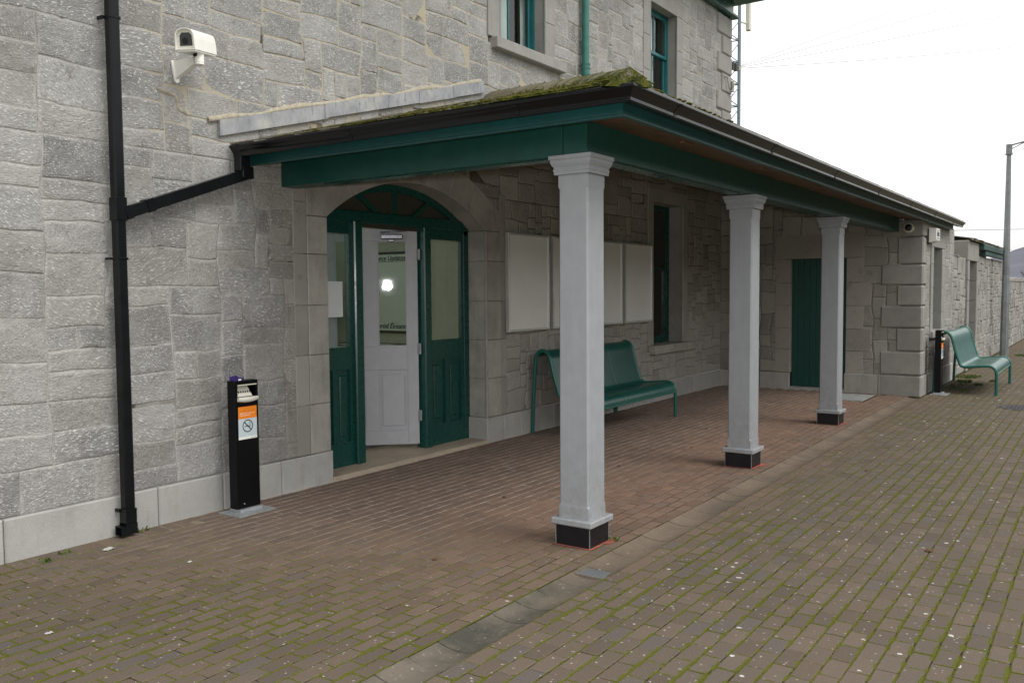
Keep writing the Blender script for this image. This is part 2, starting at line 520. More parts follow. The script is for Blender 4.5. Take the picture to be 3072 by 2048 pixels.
M['paper'] = paint('white_paper', (0.66, 0.70, 0.70), 0.8, 0.2, 0.03)
M['poster'] = paint('pale_olive_poster', (0.66, 0.68, 0.56), 0.6, 0.2, 0.04)
M['ink'] = paint('dark_ink', (0.02, 0.025, 0.03), 0.6, 0.2, 0.05)
M['orange'] = paint('orange_sticker', (0.80, 0.23, 0.018), 0.5, 0.3, 0.03)
M['orange_dark'] = paint('dark_orange_ink', (0.50, 0.13, 0.012), 0.5, 0.3, 0.03)
M['stickerblue'] = paint('pale_blue_sticker', (0.52, 0.60, 0.63), 0.5, 0.3, 0.03)
M['stickerwhite'] = paint('white_sticker', (0.78, 0.78, 0.76), 0.5, 0.3, 0.03)
M['purple'] = paint('purple_packet_card', (0.035, 0.016, 0.13), 0.4, 0.4, 0.1)
M['red_mark'] = paint('faded_red_paint', (0.30, 0.085, 0.06), 0.85, 0.2, 0.25, 0.3, scale=20)
M['brown_leaf'] = paint('dead_leaf_brown', (0.11, 0.055, 0.028), 0.8, 0.2, 0.3)
M['litter'] = paint('dirty_white_paper', (0.38, 0.37, 0.34), 0.8, 0.2, 0.15)
M['wire'] = paint('grey_wire', (0.22, 0.225, 0.24), 0.6, 0.3, 0.05)
M['mastgrey'] = paint('blue_grey_mast_steel', (0.17, 0.21, 0.235), 0.5, 0.4, 0.12, metal=0.2)
M['insul'] = paint('dark_insulator', (0.05, 0.055, 0.045), 0.4, 0.4, 0.2)
M['ceramic'] = paint('cream_ceramic', (0.50, 0.48, 0.40), 0.3, 0.5, 0.1)
M['manhole'] = paint('dark_cast_iron', (0.050, 0.045, 0.048), 0.7, 0.25, 0.25, 0.4, scale=40)
M['plate'] = paint('worn_floor_plate', (0.26, 0.265, 0.26), 0.55, 0.4, 0.25, 0.2, scale=8)

def lead_mat():
    m_, t, b = newmat('weathered_lead', 0.5, 0.5, 0.0); g = G(t); p = worldpos(g)
    n1 = g.noise(g.map(p, (5, 5, 3.0)), 1, 6, 0.75)
    c = g.mix(g.ramp(n1, 0.36, 0.64), (0.19, 0.20, 0.215), (0.31, 0.315, 0.32))
    n2 = g.noise(g.map(p, (34, 34, 7)), 1, 5, 0.75)
    c = g.mix(g.ramp(n2, 0.57, 0.66, 0, 0.75), c, (0.07, 0.07, 0.075))
    n3 = g.noise(p, 5, 5)
    c = g.mix(g.ramp(n3, 0.55, 0.7, 0, 0.5), c, (0.42, 0.42, 0.36))
    g.l(c, b.inputs['Base Color']); g.bump(n1, 0.3, 0.01, b)
    return m_
M['lead'] = lead_mat()

def tile_mat():
    m_, t, b = newmat('mossy_roof_tile', 0.9, 0.2); g = G(t); p = worldpos(g)
    at = g.n('ShaderNodeAttribute', attribute_name='tone')
    se = g.n('ShaderNodeSeparateColor'); g.l(at.outputs['Color'], se.inputs[0])
    c = g.mix(se.outputs[0], (0.15, 0.14, 0.12), (0.36, 0.34, 0.29))
    n1 = g.noise(p, 3.4, 7, 0.7)
    c = g.mix(g.ramp(n1, 0.42, 0.60, 0, 0.75), c, (0.175, 0.150, 0.050))
    n2 = g.noise(p, 6.0, 7, 0.75)
    sh = g.math('ADD', n2, g.math('MULTIPLY', se.outputs[1], 0.16))
    c = g.mix(g.ramp(sh, 0.58, 0.66), c, g.mix(g.ramp(g.noise(p, 16, 4, 0.7), 0.4, 0.62), (0.018, 0.026, 0.007), (0.11, 0.112, 0.018)))
    g.l(c, b.inputs['Base Color']); g.bump(g.math('ADD', n2, g.noise(p, 70, 3)), 0.8, 0.02, b)
    return m_
M['tile'] = tile_mat()

def moss_mat(name, a=(0.022, 0.030, 0.007), b_=(0.115, 0.115, 0.02), sc=90):
    m_, t, b = newmat(name, 1.0, 0.1); g = G(t); p = worldpos(g)
    n1 = g.noise(p, sc, 4, 0.7)
    n2 = g.noise(p, 4, 4, 0.6)
    c = g.mix(g.ramp(n1, 0.3, 0.7), a, b_)
    c = g.mix(g.ramp(n2, 0.5, 0.7, 0, 0.6), c, (0.16, 0.11, 0.03))
    g.l(c, b.inputs['Base Color']); g.bump(n1, 1, 0.01, b)
    return m_
M['moss'] = moss_mat('moss')
M['weed'] = moss_mat('weed_leaf', (0.04, 0.085, 0.015), (0.12, 0.19, 0.04), 40)

def glass_mat(name, tint=(0.85, 0.9, 0.88), boost=1.3):
    m_ = bpy.data.materials.new(name); m_.use_nodes = True
    t = m_.node_tree; t.nodes.clear(); g = G(t)
    o = g.n('ShaderNodeOutputMaterial'); tr = g.n('ShaderNodeBsdfTransparent'); gl = g.n('ShaderNodeBsdfGlossy')
    tr.inputs[0].default_value = (*tint, 1); gl.inputs['Roughness'].default_value = 0.02
    fr = g.n('ShaderNodeFresnel'); fr.inputs[0].default_value = 1.5
    ms = g.n('ShaderNodeMixShader')
    bf = g.n('ShaderNodeNewGeometry').outputs['Backfacing']     # the far side of a thin pane adds no second mirror
    g.l(g.math('MULTIPLY', g.math('MULTIPLY', fr.outputs[0], boost), g.math('SUBTRACT', 1.0, bf)), ms.inputs[0]); g.l(tr.outputs[0], ms.inputs[1]); g.l(gl.outputs[0], ms.inputs[2])
    b = g.n('ShaderNodeBump'); b.inputs['Strength'].default_value = 0.04; b.inputs['Distance'].default_value = 0.02
    g.l(g.noise(worldpos(g), 3.0, 2), b.inputs['Height']); g.l(b.outputs[0], gl.inputs['Normal'])
    g.l(ms.outputs[0], o.inputs[0])
    return m_
M['glass'] = glass_mat('window_glass')

# ---- pavers: uv = metres from the paver's corner, tone attribute: r tone, g hue
def paver_mat(name, header=False):
    m_, t, b = newmat(name, 0.9, 0.2); g = G(t)
    at = g.n('ShaderNodeAttribute', attribute_name='tone')
    se = g.n('ShaderNodeSeparateColor'); g.l(at.outputs['Color'], se.inputs[0])
    tone, hue = se.outputs[0], se.outputs[1]
    p = worldpos(g); uv = g.n('ShaderNodeUVMap', uv_map='UVMap').outputs[0]
    sp = g.n('ShaderNodeSeparateXYZ'); g.l(p, sp.inputs[0])
    X, Y = sp.outputs[0], sp.outputs[1]
    big = g.noise(p, 0.55, 4, 0.6)
    # sheltered: behind the channel and past the canopy's near end
    wob = g.math('MULTIPLY', g.math('SUBTRACT', big, 0.5), 2.2)
    sh = g.math('MULTIPLY', g.ramp(g.math('ADD', Y, g.math('MULTIPLY', wob, 0.25)), 2.2, 3.3), g.ramp(g.math('ADD', g.math('ADD', X, g.math('MULTIPLY', Y, 0.45)), wob), 4.6, 7.6))
    out_c = g.mix(tone, (0.084, 0.064, 0.047), (0.124, 0.094, 0.069))
    in_c = g.mix(tone, (0.160, 0.098, 0.067), (0.225, 0.138, 0.094))
    in_far = g.mix(tone, (0.150, 0.108, 0.086), (0.20, 0.142, 0.112))
    in_c = g.mix(g.ramp(Y, 3.6, 5.2), in_c, in_far)
    c = g.mix(sh, out_c, in_c)
    c = g.mix(g.math('MULTIPLY', g.math('GREATER_THAN', hue, 0.93), 0.8), c, g.mix(sh, (0.070, 0.072, 0.069), (0.16, 0.11, 0.085)))
    c = g.mix(g.math('MULTIPLY', hue, 0.5), c, g.mix(sh, (0.120, 0.093, 0.074), (0.20, 0.135, 0.103)))
    n1 = g.noise(p, 2.2, 6, 0.7)
    c = g.mix(g.ramp(n1, 0.45, 0.72, 0, 0.45), c, (0.085, 0.077, 0.068))
    n2 = g.noise(p, 130, 3, 0.75)
    c = g.mix(g.ramp(n2, 0.56, 0.72, 0, 0.45), c, (0.22, 0.19, 0.16))
    c = g.mix(g.ramp(n2, 0.44, 0.30, 0, 0.45), c, (0.05, 0.042, 0.036))
    # lichen and droppings, outside only
    outm = g.math('SUBTRACT', 1.0, sh)
    vo = g.n('ShaderNodeTexVoronoi', feature='F1'); vo.inputs['Scale'].default_value = 10.5
    wv = g.math('ADD', 0, 0)
    nd = g.n('ShaderNodeVectorMath', operation='ADD'); g.l(p, nd.inputs[0])
    nn = g.n('ShaderNodeTexNoise'); nn.inputs['Scale'].default_value = 28; g.l(p, nn.inputs['Vector'])
    sc = g.n('ShaderNodeVectorMath', operation='SCALE'); sc.inputs['Scale'].default_value = 0.035; g.l(nn.outputs['Color'], sc.inputs[0])
    g.l(sc.outputs[0], nd.inputs[1]); g.l(nd.outputs[0], vo.inputs['Vector'])
    sep = g.n('ShaderNodeSeparateColor'); g.l(vo.outputs['Color'], sep.inputs[0])
    rad = g.math('MULTIPLY', g.ramp(sep.outputs[0], 0.34, 1.0, 0.0, 0.20), g.ramp(g.noise(p, 0.8, 3), 0.35, 0.65, 0.3, 1.1))
    rad = g.math('MULTIPLY', rad, g.ramp(Y, 4.6, 1.2, 0.60, 1.12))
    spot = g.math('MULTIPLY', g.math('LESS_THAN', vo.outputs['Distance'], rad), outm)
    c = g.mix(g.math('MULTIPLY', spot, 0.85), c, (0.50, 0.49, 0.46))
    vo2 = g.n('ShaderNodeTexVoronoi', feature='F1'); vo2.inputs['Scale'].default_value = 40; g.l(nd.outputs[0], vo2.inputs['Vector'])
    sep2 = g.n('ShaderNodeSeparateColor'); g.l(vo2.outputs['Color'], sep2.inputs[0])
    sp2 = g.math('MULTIPLY', g.math('LESS_THAN', vo2.outputs['Distance'], g.ramp(sep2.outputs[0], 0.74, 1.0, 0.0, 0.30)), g.ramp(outm, 0, 1, 0.15, 1))
    c = g.mix(g.math('MULTIPLY', sp2, 0.6), c, (0.40, 0.38, 0.34))
    # moss creeping in from the long edges, only outside
    su = g.n('ShaderNodeSeparateXYZ'); g.l(uv, su.inputs[0])
    ed = g.math('MINIMUM', g.math('MINIMUM', su.outputs[0], g.math('SUBTRACT', 0.199, su.outputs[0])),
                g.math('MULTIPLY', g.math('MINIMUM', su.outputs[1], g.math('SUBTRACT', 0.098, su.outputs[1])), 0.62))
    creep = g.math('SUBTRACT', g.math('MULTIPLY', g.noise(p, 26, 5, 0.7), 0.020), 0.0068)
    creep = g.math('ADD', creep, g.ramp(g.noise(p, 1.1, 3), 0.35, 0.65, -0.003, 0.004))
    creep = g.math('ADD', creep, g.ramp(g.noise(p, 9, 5, 0.75), 0.40, 0.60, 0.0035, -0.006))
    mo = g.math('MULTIPLY', g.math('LESS_THAN', ed, creep), g.ramp(outm, 0.35, 0.75))
    mc = g.mix(g.noise(p, 140, 3), (0.026, 0.032, 0.007), (0.118, 0.122, 0.016))
    c = g.mix(mo, c, mc)
    # dry pale sand on the long edges, plus light caught by the arris painted in
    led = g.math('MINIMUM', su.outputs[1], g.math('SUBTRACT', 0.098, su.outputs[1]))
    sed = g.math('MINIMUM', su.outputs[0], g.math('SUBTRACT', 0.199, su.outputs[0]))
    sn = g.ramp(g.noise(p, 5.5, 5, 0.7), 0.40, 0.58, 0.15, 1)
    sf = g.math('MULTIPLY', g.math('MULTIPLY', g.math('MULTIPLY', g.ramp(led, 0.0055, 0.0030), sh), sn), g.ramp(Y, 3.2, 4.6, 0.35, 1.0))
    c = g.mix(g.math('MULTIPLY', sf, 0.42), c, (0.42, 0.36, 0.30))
    c = g.mix(g.math('MULTIPLY', g.ramp(sed, 0.005, 0.0025), g.math('MULTIPLY', sh, 0.6)), c, (0.06, 0.045, 0.035))
    g.l(c, b.inputs['Base Color'])
    g.bump(g.math('ADD', g.noise(p, 90, 4, 0.7), g.math('MULTIPLY', g.noise(p, 12, 3), 1.5)), 0.55, 0.004, b)
    return m_
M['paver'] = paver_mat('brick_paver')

def joint_mat():
    m_, t, b = newmat('mossy_paver_joint', 1.0, 0.1); g = G(t); p = worldpos(g)
    sp = g.n('ShaderNodeSeparateXYZ'); g.l(p, sp.inputs[0]); X, Y = sp.outputs[0], sp.outputs[1]
    big = g.noise(p, 0.55, 4, 0.6)
    wob = g.math('MULTIPLY', g.math('SUBTRACT', big, 0.5), 2.2)
    sh = g.math('MULTIPLY', g.ramp(g.math('ADD', Y, g.math('MULTIPLY', wob, 0.25)), 2.4, 3.0), g.ramp(g.math('ADD', g.math('ADD', X, g.math('MULTIPLY', Y, 0.45)), wob), 5.6, 7.4))
    mossc = g.mix(g.noise(p, 120, 3, 0.7), (0.030, 0.036, 0.007), (0.145, 0.146, 0.017))
    mossc = g.mix(g.ramp(g.noise(p, 9, 5, 0.75), 0.50, 0.60, 0, 0.95), mossc, (0.028, 0.023, 0.016))
    sand = g.mix(g.ramp(g.noise(p, 9, 4, 0.6), 0.35, 0.6), (0.20, 0.155, 0.12), (0.48, 0.42, 0.35))
    dry = g.mix(g.ramp(Y, 3.3, 4.6), (0.055, 0.040, 0.030), sand)
    g.l(g.mix(sh, mossc, dry), b.inputs['Base Color'])
    g.bump(g.noise(p, 120, 3), 1, 0.006, b)
    return m_
M['joint'] = joint_mat()

def ground_mat(name, a, b_, sc=0.5):
    m_, t, b = newmat(name, 1.0, 0.1); g = G(t); p = worldpos(g)
    c = g.mix(g.ramp(g.noise(p, sc, 8, 0.7), 0.35, 0.65), a, b_)
    c = g.mix(g.ramp(g.noise(p, 12, 5, 0.7), 0.4, 0.65, 0, 0.5), c, tuple(x * 0.6 for x in a))
    g.l(c, b.inputs['Base Color']); g.bump(g.noise(p, 20, 4), 0.5, 0.02, b)
    return m_
M['ground'] = ground_mat('rough_grass_ground', (0.06, 0.075, 0.03), (0.11, 0.105, 0.06))
M['hill'] = ground_mat('winter_woodland_hill', (0.115, 0.12, 0.145), (0.165, 0.17, 0.195), 0.02)  # distant haze is painted into this blue-grey
M['twig'] = paint('bare_twig', (0.16, 0.14, 0.145), 0.9, 0.1, 0.2)

# ------------------------------------------------------------ rubble masonry generator
def vnoise(u, v, s, seed):
    return noise.noise(Vector((u * s, v * s, seed)))

def rubble(mb, to3, u0, u1, v0, v1, hole, sizefn, attr, joint=0.007, seed=1, cell=0.075, wob=0.024, proud=(0.001, 0.012)):
    """irregular snecked stones on a cell grid; to3(u,v,d): wall coordinates to space, d = proud of the mortar"""
    rnd = random.Random(seed)
    nu = int(round((u1 - u0) / cell)); nv = int(round((v1 - v0) / cell))
    cu = (u1 - u0) / nu; cv = (v1 - v0) / nv
    occ = [[0] * nu for _ in range(nv)]
    for j in range(nv):
        for i in range(nu):
            if hole(u0 + (i + .5) * cu, v0 + (j + .5) * cv): occ[j][i] = -1
    def D(i, j):
        u = u0 + i * cu; v = v0 + j * cv
        du = wob * 1.5 * vnoise(u, v, 2.6, seed + 3.3) + 0.5 * wob * vnoise(u, v, 7, seed + 9.1)
        dw = wob * 1.3 * vnoise(u, v, 2.0, seed + 17.7) + 0.45 * wob * vnoise(u, v, 8, seed + 21.9)
        if i == 0 or i == nu: du = 0
        if j == 0 or j == nv: dw = 0
        return (u + du, v + dw)
    # mortar bed
    for j in range(nv):
        for i in range(nu):
            if occ[j][i] == -1: continue
            q = [(u0 + i * cu, v0 + j * cv), (u0 + (i + 1) * cu, v0 + j * cv), (u0 + (i + 1) * cu, v0 + (j + 1) * cv), (u0 + i * cu, v0 + (j + 1) * cv)]
            a = attr(q[0][0], q[0][1], rnd)
            mb.face([to3(a_[0], a_[1], 0) for a_ in q], 1, col=(0, a[3], a[2], 1))
    tops = {}
    for j in range(nv):
        i = 0
        while i < nu:
            if occ[j][i] != 0:
                i += 1; continue
            w, h = sizefn(u0 + i * cu, v0 + j * cv, rnd)
            ww = 0
            while ww < w and i + ww < nu and occ[j][i + ww] == 0: ww += 1
            # avoid leaving a one-cell sliver
            if i + ww < nu and occ[j][i + ww] == 0 and (i + ww + 1 >= nu or occ[j][i + ww + 1] != 0): ww += 1
            h = min(h, nv - j)
            if nv - j - h == 1: h += 1
            hh = 1
            while hh < h and all(occ[j + hh][i + k] == 0 for k in range(ww)): hh += 1
            if j + hh < nv and hh < 6 and sum(1 for k in range(ww) if j + hh + 1 < nv and occ[j + hh + 1][i + k] != 0 and occ[j + hh][i + k] == 0) == ww:
                hh += 1
            for b_ in range(hh):
                for a_ in range(ww): occ[j + b_][i + a_] = 1
            # outline
            pts = [D(i + k, j) for k in range(ww)] + [D(i + ww, j + k) for k in range(hh)] + \
                  [D(i + ww - k, j + hh) for k in range(ww)] + [D(i, j + hh - k) for k in range(hh)]
            n = len(pts)
            cx = sum(p[0] for p in pts) / n; cy = sum(p[1] for p in pts) / n
            tone, hue, shel, tn = attr(cx, cy, rnd)
            jn = joint * rnd.uniform(0.6, 1.3)
            def inset(d):
                o = []
                for k in range(n):
                    p0, p1, p2 = pts[k - 1], pts[k], pts[(k + 1) % n]
                    e1 = Vector((p1[0] - p0[0], p1[1] - p0[1])).normalized(); e2 = Vector((p2[0] - p1[0], p2[1] - p1[1])).normalized()
                    n1 = Vector((-e1.y, e1.x)); n2 = Vector((-e2.y, e2.x))
                    b = n1 + n2
                    if b.length < 1e-6: b = n1
                    b = b / max(0.5, b.dot(n1))
                    o.append((p1[0] + b.x * d, p1[1] + b.y * d))
                return o
            A = inset(jn * 0.5); B = inset(jn * 0.5 + 0.006); Cc = inset(jn * 0.5 + 0.022)
            dp = rnd.uniform(*proud)
            th = R(rnd.uniform(-32, 12)) if rnd.random() < 0.85 else R(rnd.uniform(-70, 50))
            ou, ov = rnd.uniform(0, 40), rnd.uniform(0, 40); us = rnd.uniform(.75, 1.55)
            def UV(p):
                x, y = p[0] - cx, p[1] - cy
                return (ou + us * (x * math.cos(th) + y * math.sin(th)), ov + us * (-x * math.sin(th) + y * math.cos(th)))
            tilt = (rnd.uniform(-.03, .03), rnd.uniform(-.03, .03))
            def dep(p, base):
                return base + (p[0] - cx) * tilt[0] * .5 + (p[1] - cy) * tilt[1] * .5
            col = (tone, hue, shel, 1); ce = (tone, hue, shel, 0)
            cr_ = [ce, ce, ce, ce]; cr2 = [ce, ce, col, col]
            for k in range(n):
                k2 = (k + 1) % n
                mb.face([to3(*A[k], 0), to3(*A[k2], 0), to3(*B[k2], dep(B[k2], dp * .7)), to3(*B[k], dep(B[k], dp * .7))], 0,
                        [UV(A[k]), UV(A[k2]), UV(B[k2]), UV(B[k])], cr_, True)
                mb.face([to3(*B[k], dep(B[k], dp * .7)), to3(*B[k2], dep(B[k2], dp * .7)), to3(*Cc[k2], dep(Cc[k2], dp)), to3(*Cc[k], dep(Cc[k], dp))], 0,
                        [UV(B[k]), UV(B[k2]), UV(Cc[k2]), UV(Cc[k])], cr2, True)
            mb.face([to3(*p, dep(p, dp)) for p in Cc], 0, [UV(p) for p in Cc], col)
            i += ww

def ashlar(mb, to3, polys, depth=0.008, bev=0.006, gap=0.0025, tone=(0.4, 1.0), shel=0.0, mi=0, seed=0, back=None):
    """dressed stones: polygons in wall coordinates, chamfered edge, proud of the wall by depth"""
    rnd = random.Random(seed)
    for poly in polys:
        a = sum(poly[k][0] * poly[(k + 1) % len(poly)][1] - poly[(k + 1) % len(poly)][0] * poly[k][1] for k in range(len(poly)))
        if a < 0: poly = poly[::-1]
        n = len(poly)
        def inset(d):
            o = []
            for k in range(n):
                p0, p1, p2 = Vector(poly[k - 1]), Vector(poly[k]), Vector(poly[(k + 1) % n])
                e1 = (p1 - p0).normalized(); e2 = (p2 - p1).normalized()
                n1 = Vector((-e1.y, e1.x)); n2 = Vector((-e2.y, e2.x)); b = n1 + n2
                b = b / max(0.4, b.dot(n1))
                o.append((p1.x + b.x * d, p1.y + b.y * d))
            return o
        A = inset(gap); B = inset(gap + bev)
        c = (rnd.uniform(*tone), rnd.random(), shel, 1)
        d0 = depth - bev
        bk = -0.03 if back is None else back
        for k in range(n):
            k2 = (k + 1) % n
            mb.face([to3(*A[k], bk), to3(*A[k2], bk), to3(*A[k2], d0), to3(*A[k], d0)], mi, col=c)
            mb.face([to3(*A[k], d0), to3(*A[k2], d0), to3(*B[k2], depth), to3(*B[k], depth)], mi, col=c)
        mb.face([to3(*p, depth) for p in B], mi, col=c)

def rect(a, b, c, d):
    return [(a, c), (b, c), (b, d), (a, d)]

# ------------------------------------------------------------ ground and paving
def build_ground():
    mb = MB()
    mb.face([(-400, -400, -0.06), (1200, -400, -0.06), (1200, 400, -0.06), (-400, 400, -0.06)])
    struct(mb.build('ground', M['ground']))
    mb = MB()
    mb.face([(-6, -4.2, -0.0035), (60, -4.2, -0.0035), (60, 2.587, -0.0035), (-6, 2.587, -0.0035)])
    mb.face([(-6, 2.833, -0.0018), (15.8, 2.833, -0.0018), (15.8, 6.4, -0.0018), (-6, 6.4, -0.0018)])
    mb.face([(15.6, 2.588, -0.0045), (60, 2.588, -0.0045), (60, 2.80, -0.0045), (15.6, 2.80, -0.0045)])
    mb.face([(-6, -4.2, -0.0595), (60, -4.2, -0.0595), (60, -4.2, -0.0035), (-6, -4.2, -0.0035)])
    struct(mb.build('paving_bed', M['joint']))
    rnd = random.Random(5)
    mb = MB()
    CH = (2.585, 2.835)
    def blocked(x0, x1, y0, y1):
        xm, ym = (x0 + x1) / 2, (y0 + y1) / 2
        if y1 > CH[0] + .002 and y0 < CH[1] - .002 and xm < 15.72: return True
        if ym > 2.64 and xm > 15.70: return True
        if 14.55 < xm < 15.50 and 3.28 < ym < 3.98: return True
        if (xm - 15.0) ** 2 + (ym - 1.1) ** 2 < 0.36 ** 2: return True
        return False
    def paver(x0, x1, y0, y1, header=False, sink=0.0):
        if blocked(x0, x1, y0, y1): return
        z = rnd.uniform(-0.0012, 0.0012) - sink
        tx = rnd.uniform(-.006, .006); ty = rnd.uniform(-.006, .006)
        c = 0.004
        xm, ym = (x0 + x1) / 2, (y0 + y1) / 2
        def P(x, y, dz): return (x, y, z + dz + (x - xm) * tx + (y - ym) * ty)
        jx, jy = rnd.uniform(-.0012, .0012), rnd.uniform(-.0012, .0012)
        x0 += jx; x1 += jx; y0 += jy; y1 += jy
        o = [(x0, y0), (x1, y0), (x1, y1), (x0, y1)]
        i = [(x0 + c, y0 + c), (x1 - c, y0 + c), (x1 - c, y1 - c), (x0 + c, y1 - c)]
        def U(p): return (p[0] - x0, p[1] - y0) if not header else (p[1] - y0, p[0] - x0)
        col = (rnd.random(), rnd.random(), 0, 1)
        b = len(mb.v)
        mb.v.extend([P(*q, 0) for q in i] + [P(*q, -0.003) for q in o] + [P(*q, -0.012) for q in o])
        mb.f.append((b, b + 1, b + 2, b + 3)); mb.mi.append(0); mb.sm.append(False); mb.uv.append([U(q) for q in i]); mb.col.append(col)
        for k in range(4):
            k2 = (k + 1) % 4
            mb.f.append((b + 4 + k, b + 4 + k2, b + k2, b + k)); mb.mi.append(0); mb.sm.append(False)
            mb.uv.append([U(o[k]), U(o[k2]), U(i[k2]), U(i[k])]); mb.col.append(col)
    L, Wd = 0.1985, 0.0975
    px, py = 0.2035, 0.1055
    # platform side rows, counted outwards from the channel
    r = 0; y1 = CH[0] - 0.004
    while y1 > -4.1:
        y0 = y1 - Wd
        x = -2.0 + (r % 2) * px / 2 + rnd.uniform(-.004, .004)
        while x < 46:
            paver(x, x + L, y0, y1); x += px
        y1 -= py; r += 1
    # rows between the channel and the wall
    r = 0; y0 = CH[1] + 0.004
    while y0 + Wd < 6.09:
        x = -2.0 + (r % 2) * px / 2 + rnd.uniform(-.004, .004)
        while x < 15.72:
            if not (x < 4.1 and y0 + Wd > 5.86): paver(x, x + L, y0, y0 + Wd)
            x += px
        y0 += 0.1040; r += 1
    # header course along the near wall
    x = -2.0
    while x < 4.1:
        paver(x, x + 0.0975, 5.878, 6.075, True); x += 0.104
    # far side of the channel line, in front of the wing and beyond
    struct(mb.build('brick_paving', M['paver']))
    # dished channel of short precast lengths
    mb = MB(); x = -2.0; k = 0
    while x < 15.68:
        ln = 0.235
        if not (4.74 < x + ln / 2 < 4.92):
            prof = []
            dz = rnd.uniform(-.002, .002); col = (rnd.uniform(.2, 1), 0, 0, 1)
            for q in range(9):
                t = q / 8; yy = CH[0] + 0.002 + t * (CH[1] - CH[0] - 0.004)
                prof.append((yy, -0.004 - 0.021 * (1 - (2 * t - 1) ** 2) + dz))
            rows = [[(x + 0.003, a, b) for a, b in prof], [(x + ln - 0.003, a, b) for a, b in prof]]
            rows = [[(x + 0.003, a, b - 0.03) for a, b in prof]] + rows + [[(x + ln - 0.003, a, b - 0.03) for a, b in prof]]
            mb.grid(rows, smooth=False, col=col)
        x += ln; k += 1
    struct(mb.build('drainage_channel', M['concrete']))
    mb = MB(); mb.face([(-2, CH[0] - .01, -0.034), (15.7, CH[0] - .01, -0.034), (15.7, CH[1] + .01, -0.034), (-2, CH[1] + .01, -0.034)])
    struct(mb.build('channel_bed', M['dark']))
build_ground()

# drain grate in the channel
t = thing('drain_grate', 'small slotted metal drain grate set in the channel beside the nearest column', 'drain grate', (4.83, 2.71, -0.02))
mb = MB()
mb.box(4.745, 4.915, 2.588, 2.602, -0.03, -0.008); mb.box(4.745, 4.915, 2.818, 2.832, -0.03, -0.008)
mb.box(4.745, 4.757, 2.602, 2.818, -0.03, -0.010); mb.box(4.903, 4.915, 2.602, 2.818, -0.03, -0.010)
mb.build('frame', M['concrete'], t)
for k in range(7):
    mb = MB(); x = 4.766 + k * 0.0205
    mb.box(x, x + 0.0075, 2.603, 2.817, -0.027, -0.012); mb.build('bar', M['lampsteel'], t)

# manhole and plate
mb = MB(); mb.lathe([(0.0, 0.001), (0.29, 0.001), (0.30, -0.004), (0.315, -0.004), (0.325, 0.002), (0.36, 0.002), (0.362, -0.02)], (15.0, 1.1, 0), seg=40, smooth=False)
for a in range(-5, 6):
    for b_ in range(-5, 6):
        if a * a + b_ * b_ < 25: mb.box(15 + a * .05 - .016, 15 + a * .05 + .016, 1.1 + b_ * .05 - .016, 1.1 + b_ * .05 + .016, 0.0015, 0.004)
o = mb.build('manhole_cover', M['manhole'], origin=(15.0, 1.1, 0)); tag(o, 'round dark iron manhole cover in the brick paving at the right', 'manhole cover')
mb = MB(); mb.cbox(14.56, 15.49, 3.29, 3.97, -0.02, 0.006, 0.003); mb.box(14.60, 15.45, 3.33, 3.93, 0.0065, 0.009)
o = mb.build('metal_floor_plate', M['plate'], origin=(15.0, 3.6, 0)); tag(o, 'worn grey rectangular floor plate in front of the far green door', 'floor plate')

# ------------------------------------------------------------ the station building
WY = 6.11
FX = 15.72
bld = thing('station_building', 'two storey grey limestone station building with arched doorway and single storey wing', 'building', (8.0, WY, 0))
wall3 = lambda u, v, d: (u, WY - d, v)
far3 = lambda u, v, d: (FX - d, -u, v)
wing3 = lambda u, v, d: (u, 2.64 - d, v)
end3 = lambda u, v, d: (16.10 + d, u, v)
ACX, ACZ, AR = 7.035, 0.88, 2.05
def zroof(x): return min(4.02, 3.03 + .277 * (x - 4.75))

def hole_main(u, v):
    if 5.44 < u < 8.66 and v < 2.5: return True
    if v >= 2.5 and 5.44 < u < 8.66 and (u - ACX) ** 2 + (v - ACZ) ** 2 < (AR + .22) ** 2: return True
    if 12.66 < u < 14.07 and 0.83 < v < 3.36: return True
    for a, b in ((8.40, 9.78), (12.48, 13.86)):
        if a < u < b and 4.70 < v < 6.44: return True
    return False
def size_main(u, v, rnd):
    if v < 2.9 and u > 8.2: return rnd.choice([2, 3, 3, 4, 5, 6]), rnd.choice([2, 2, 3, 3, 4])
    if u < 5.4 and v < 5: return rnd.choice([3, 5, 6, 6, 7, 8, 9]), rnd.choice([2, 3, 3, 4, 4])
    return rnd.choice([4, 5, 5, 6, 7, 8]), rnd.choice([2, 3, 3, 4])
def attr_main(u, v, rnd):
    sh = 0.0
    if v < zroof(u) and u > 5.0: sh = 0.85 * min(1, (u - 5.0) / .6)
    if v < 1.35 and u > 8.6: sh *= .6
    tan = 0.0
    if v > 2.9 and u > 3.9: tan = 0.85 if u < 9.2 else 0.35
    if v > 3.0 and u > 3.9 and u < 4.6 and rnd.random() < .5: tan = .7
    tone = rnd.uniform(0.10, 0.95)
    if v < 1.35 and u > 8.6: tone = rnd.uniform(.55, 1.35)  # stones low on the wall coloured paler for the extra light reaching them
    return tone, rnd.random() ** 2, sh, tan
mb = MB()
rubble(mb, wall3, -3.0, 5.4, 0.30, 2.9, lambda u, v: False, size_main, attr_main, seed=11, joint=0.008)
rubble(mb, wall3, 5.4, 16.1, 0.30, 2.9, hole_main, size_main, attr_main, seed=12, joint=0.013, proud=(.004, .012), wob=.042)
rubble(mb, wall3, -3.0, 16.1, 2.9, 6.95, hole_main, size_main, attr_main, seed=14, joint=0.011)
mb.build('rubble_wall', [M['stone'], M['mortar']], bld)
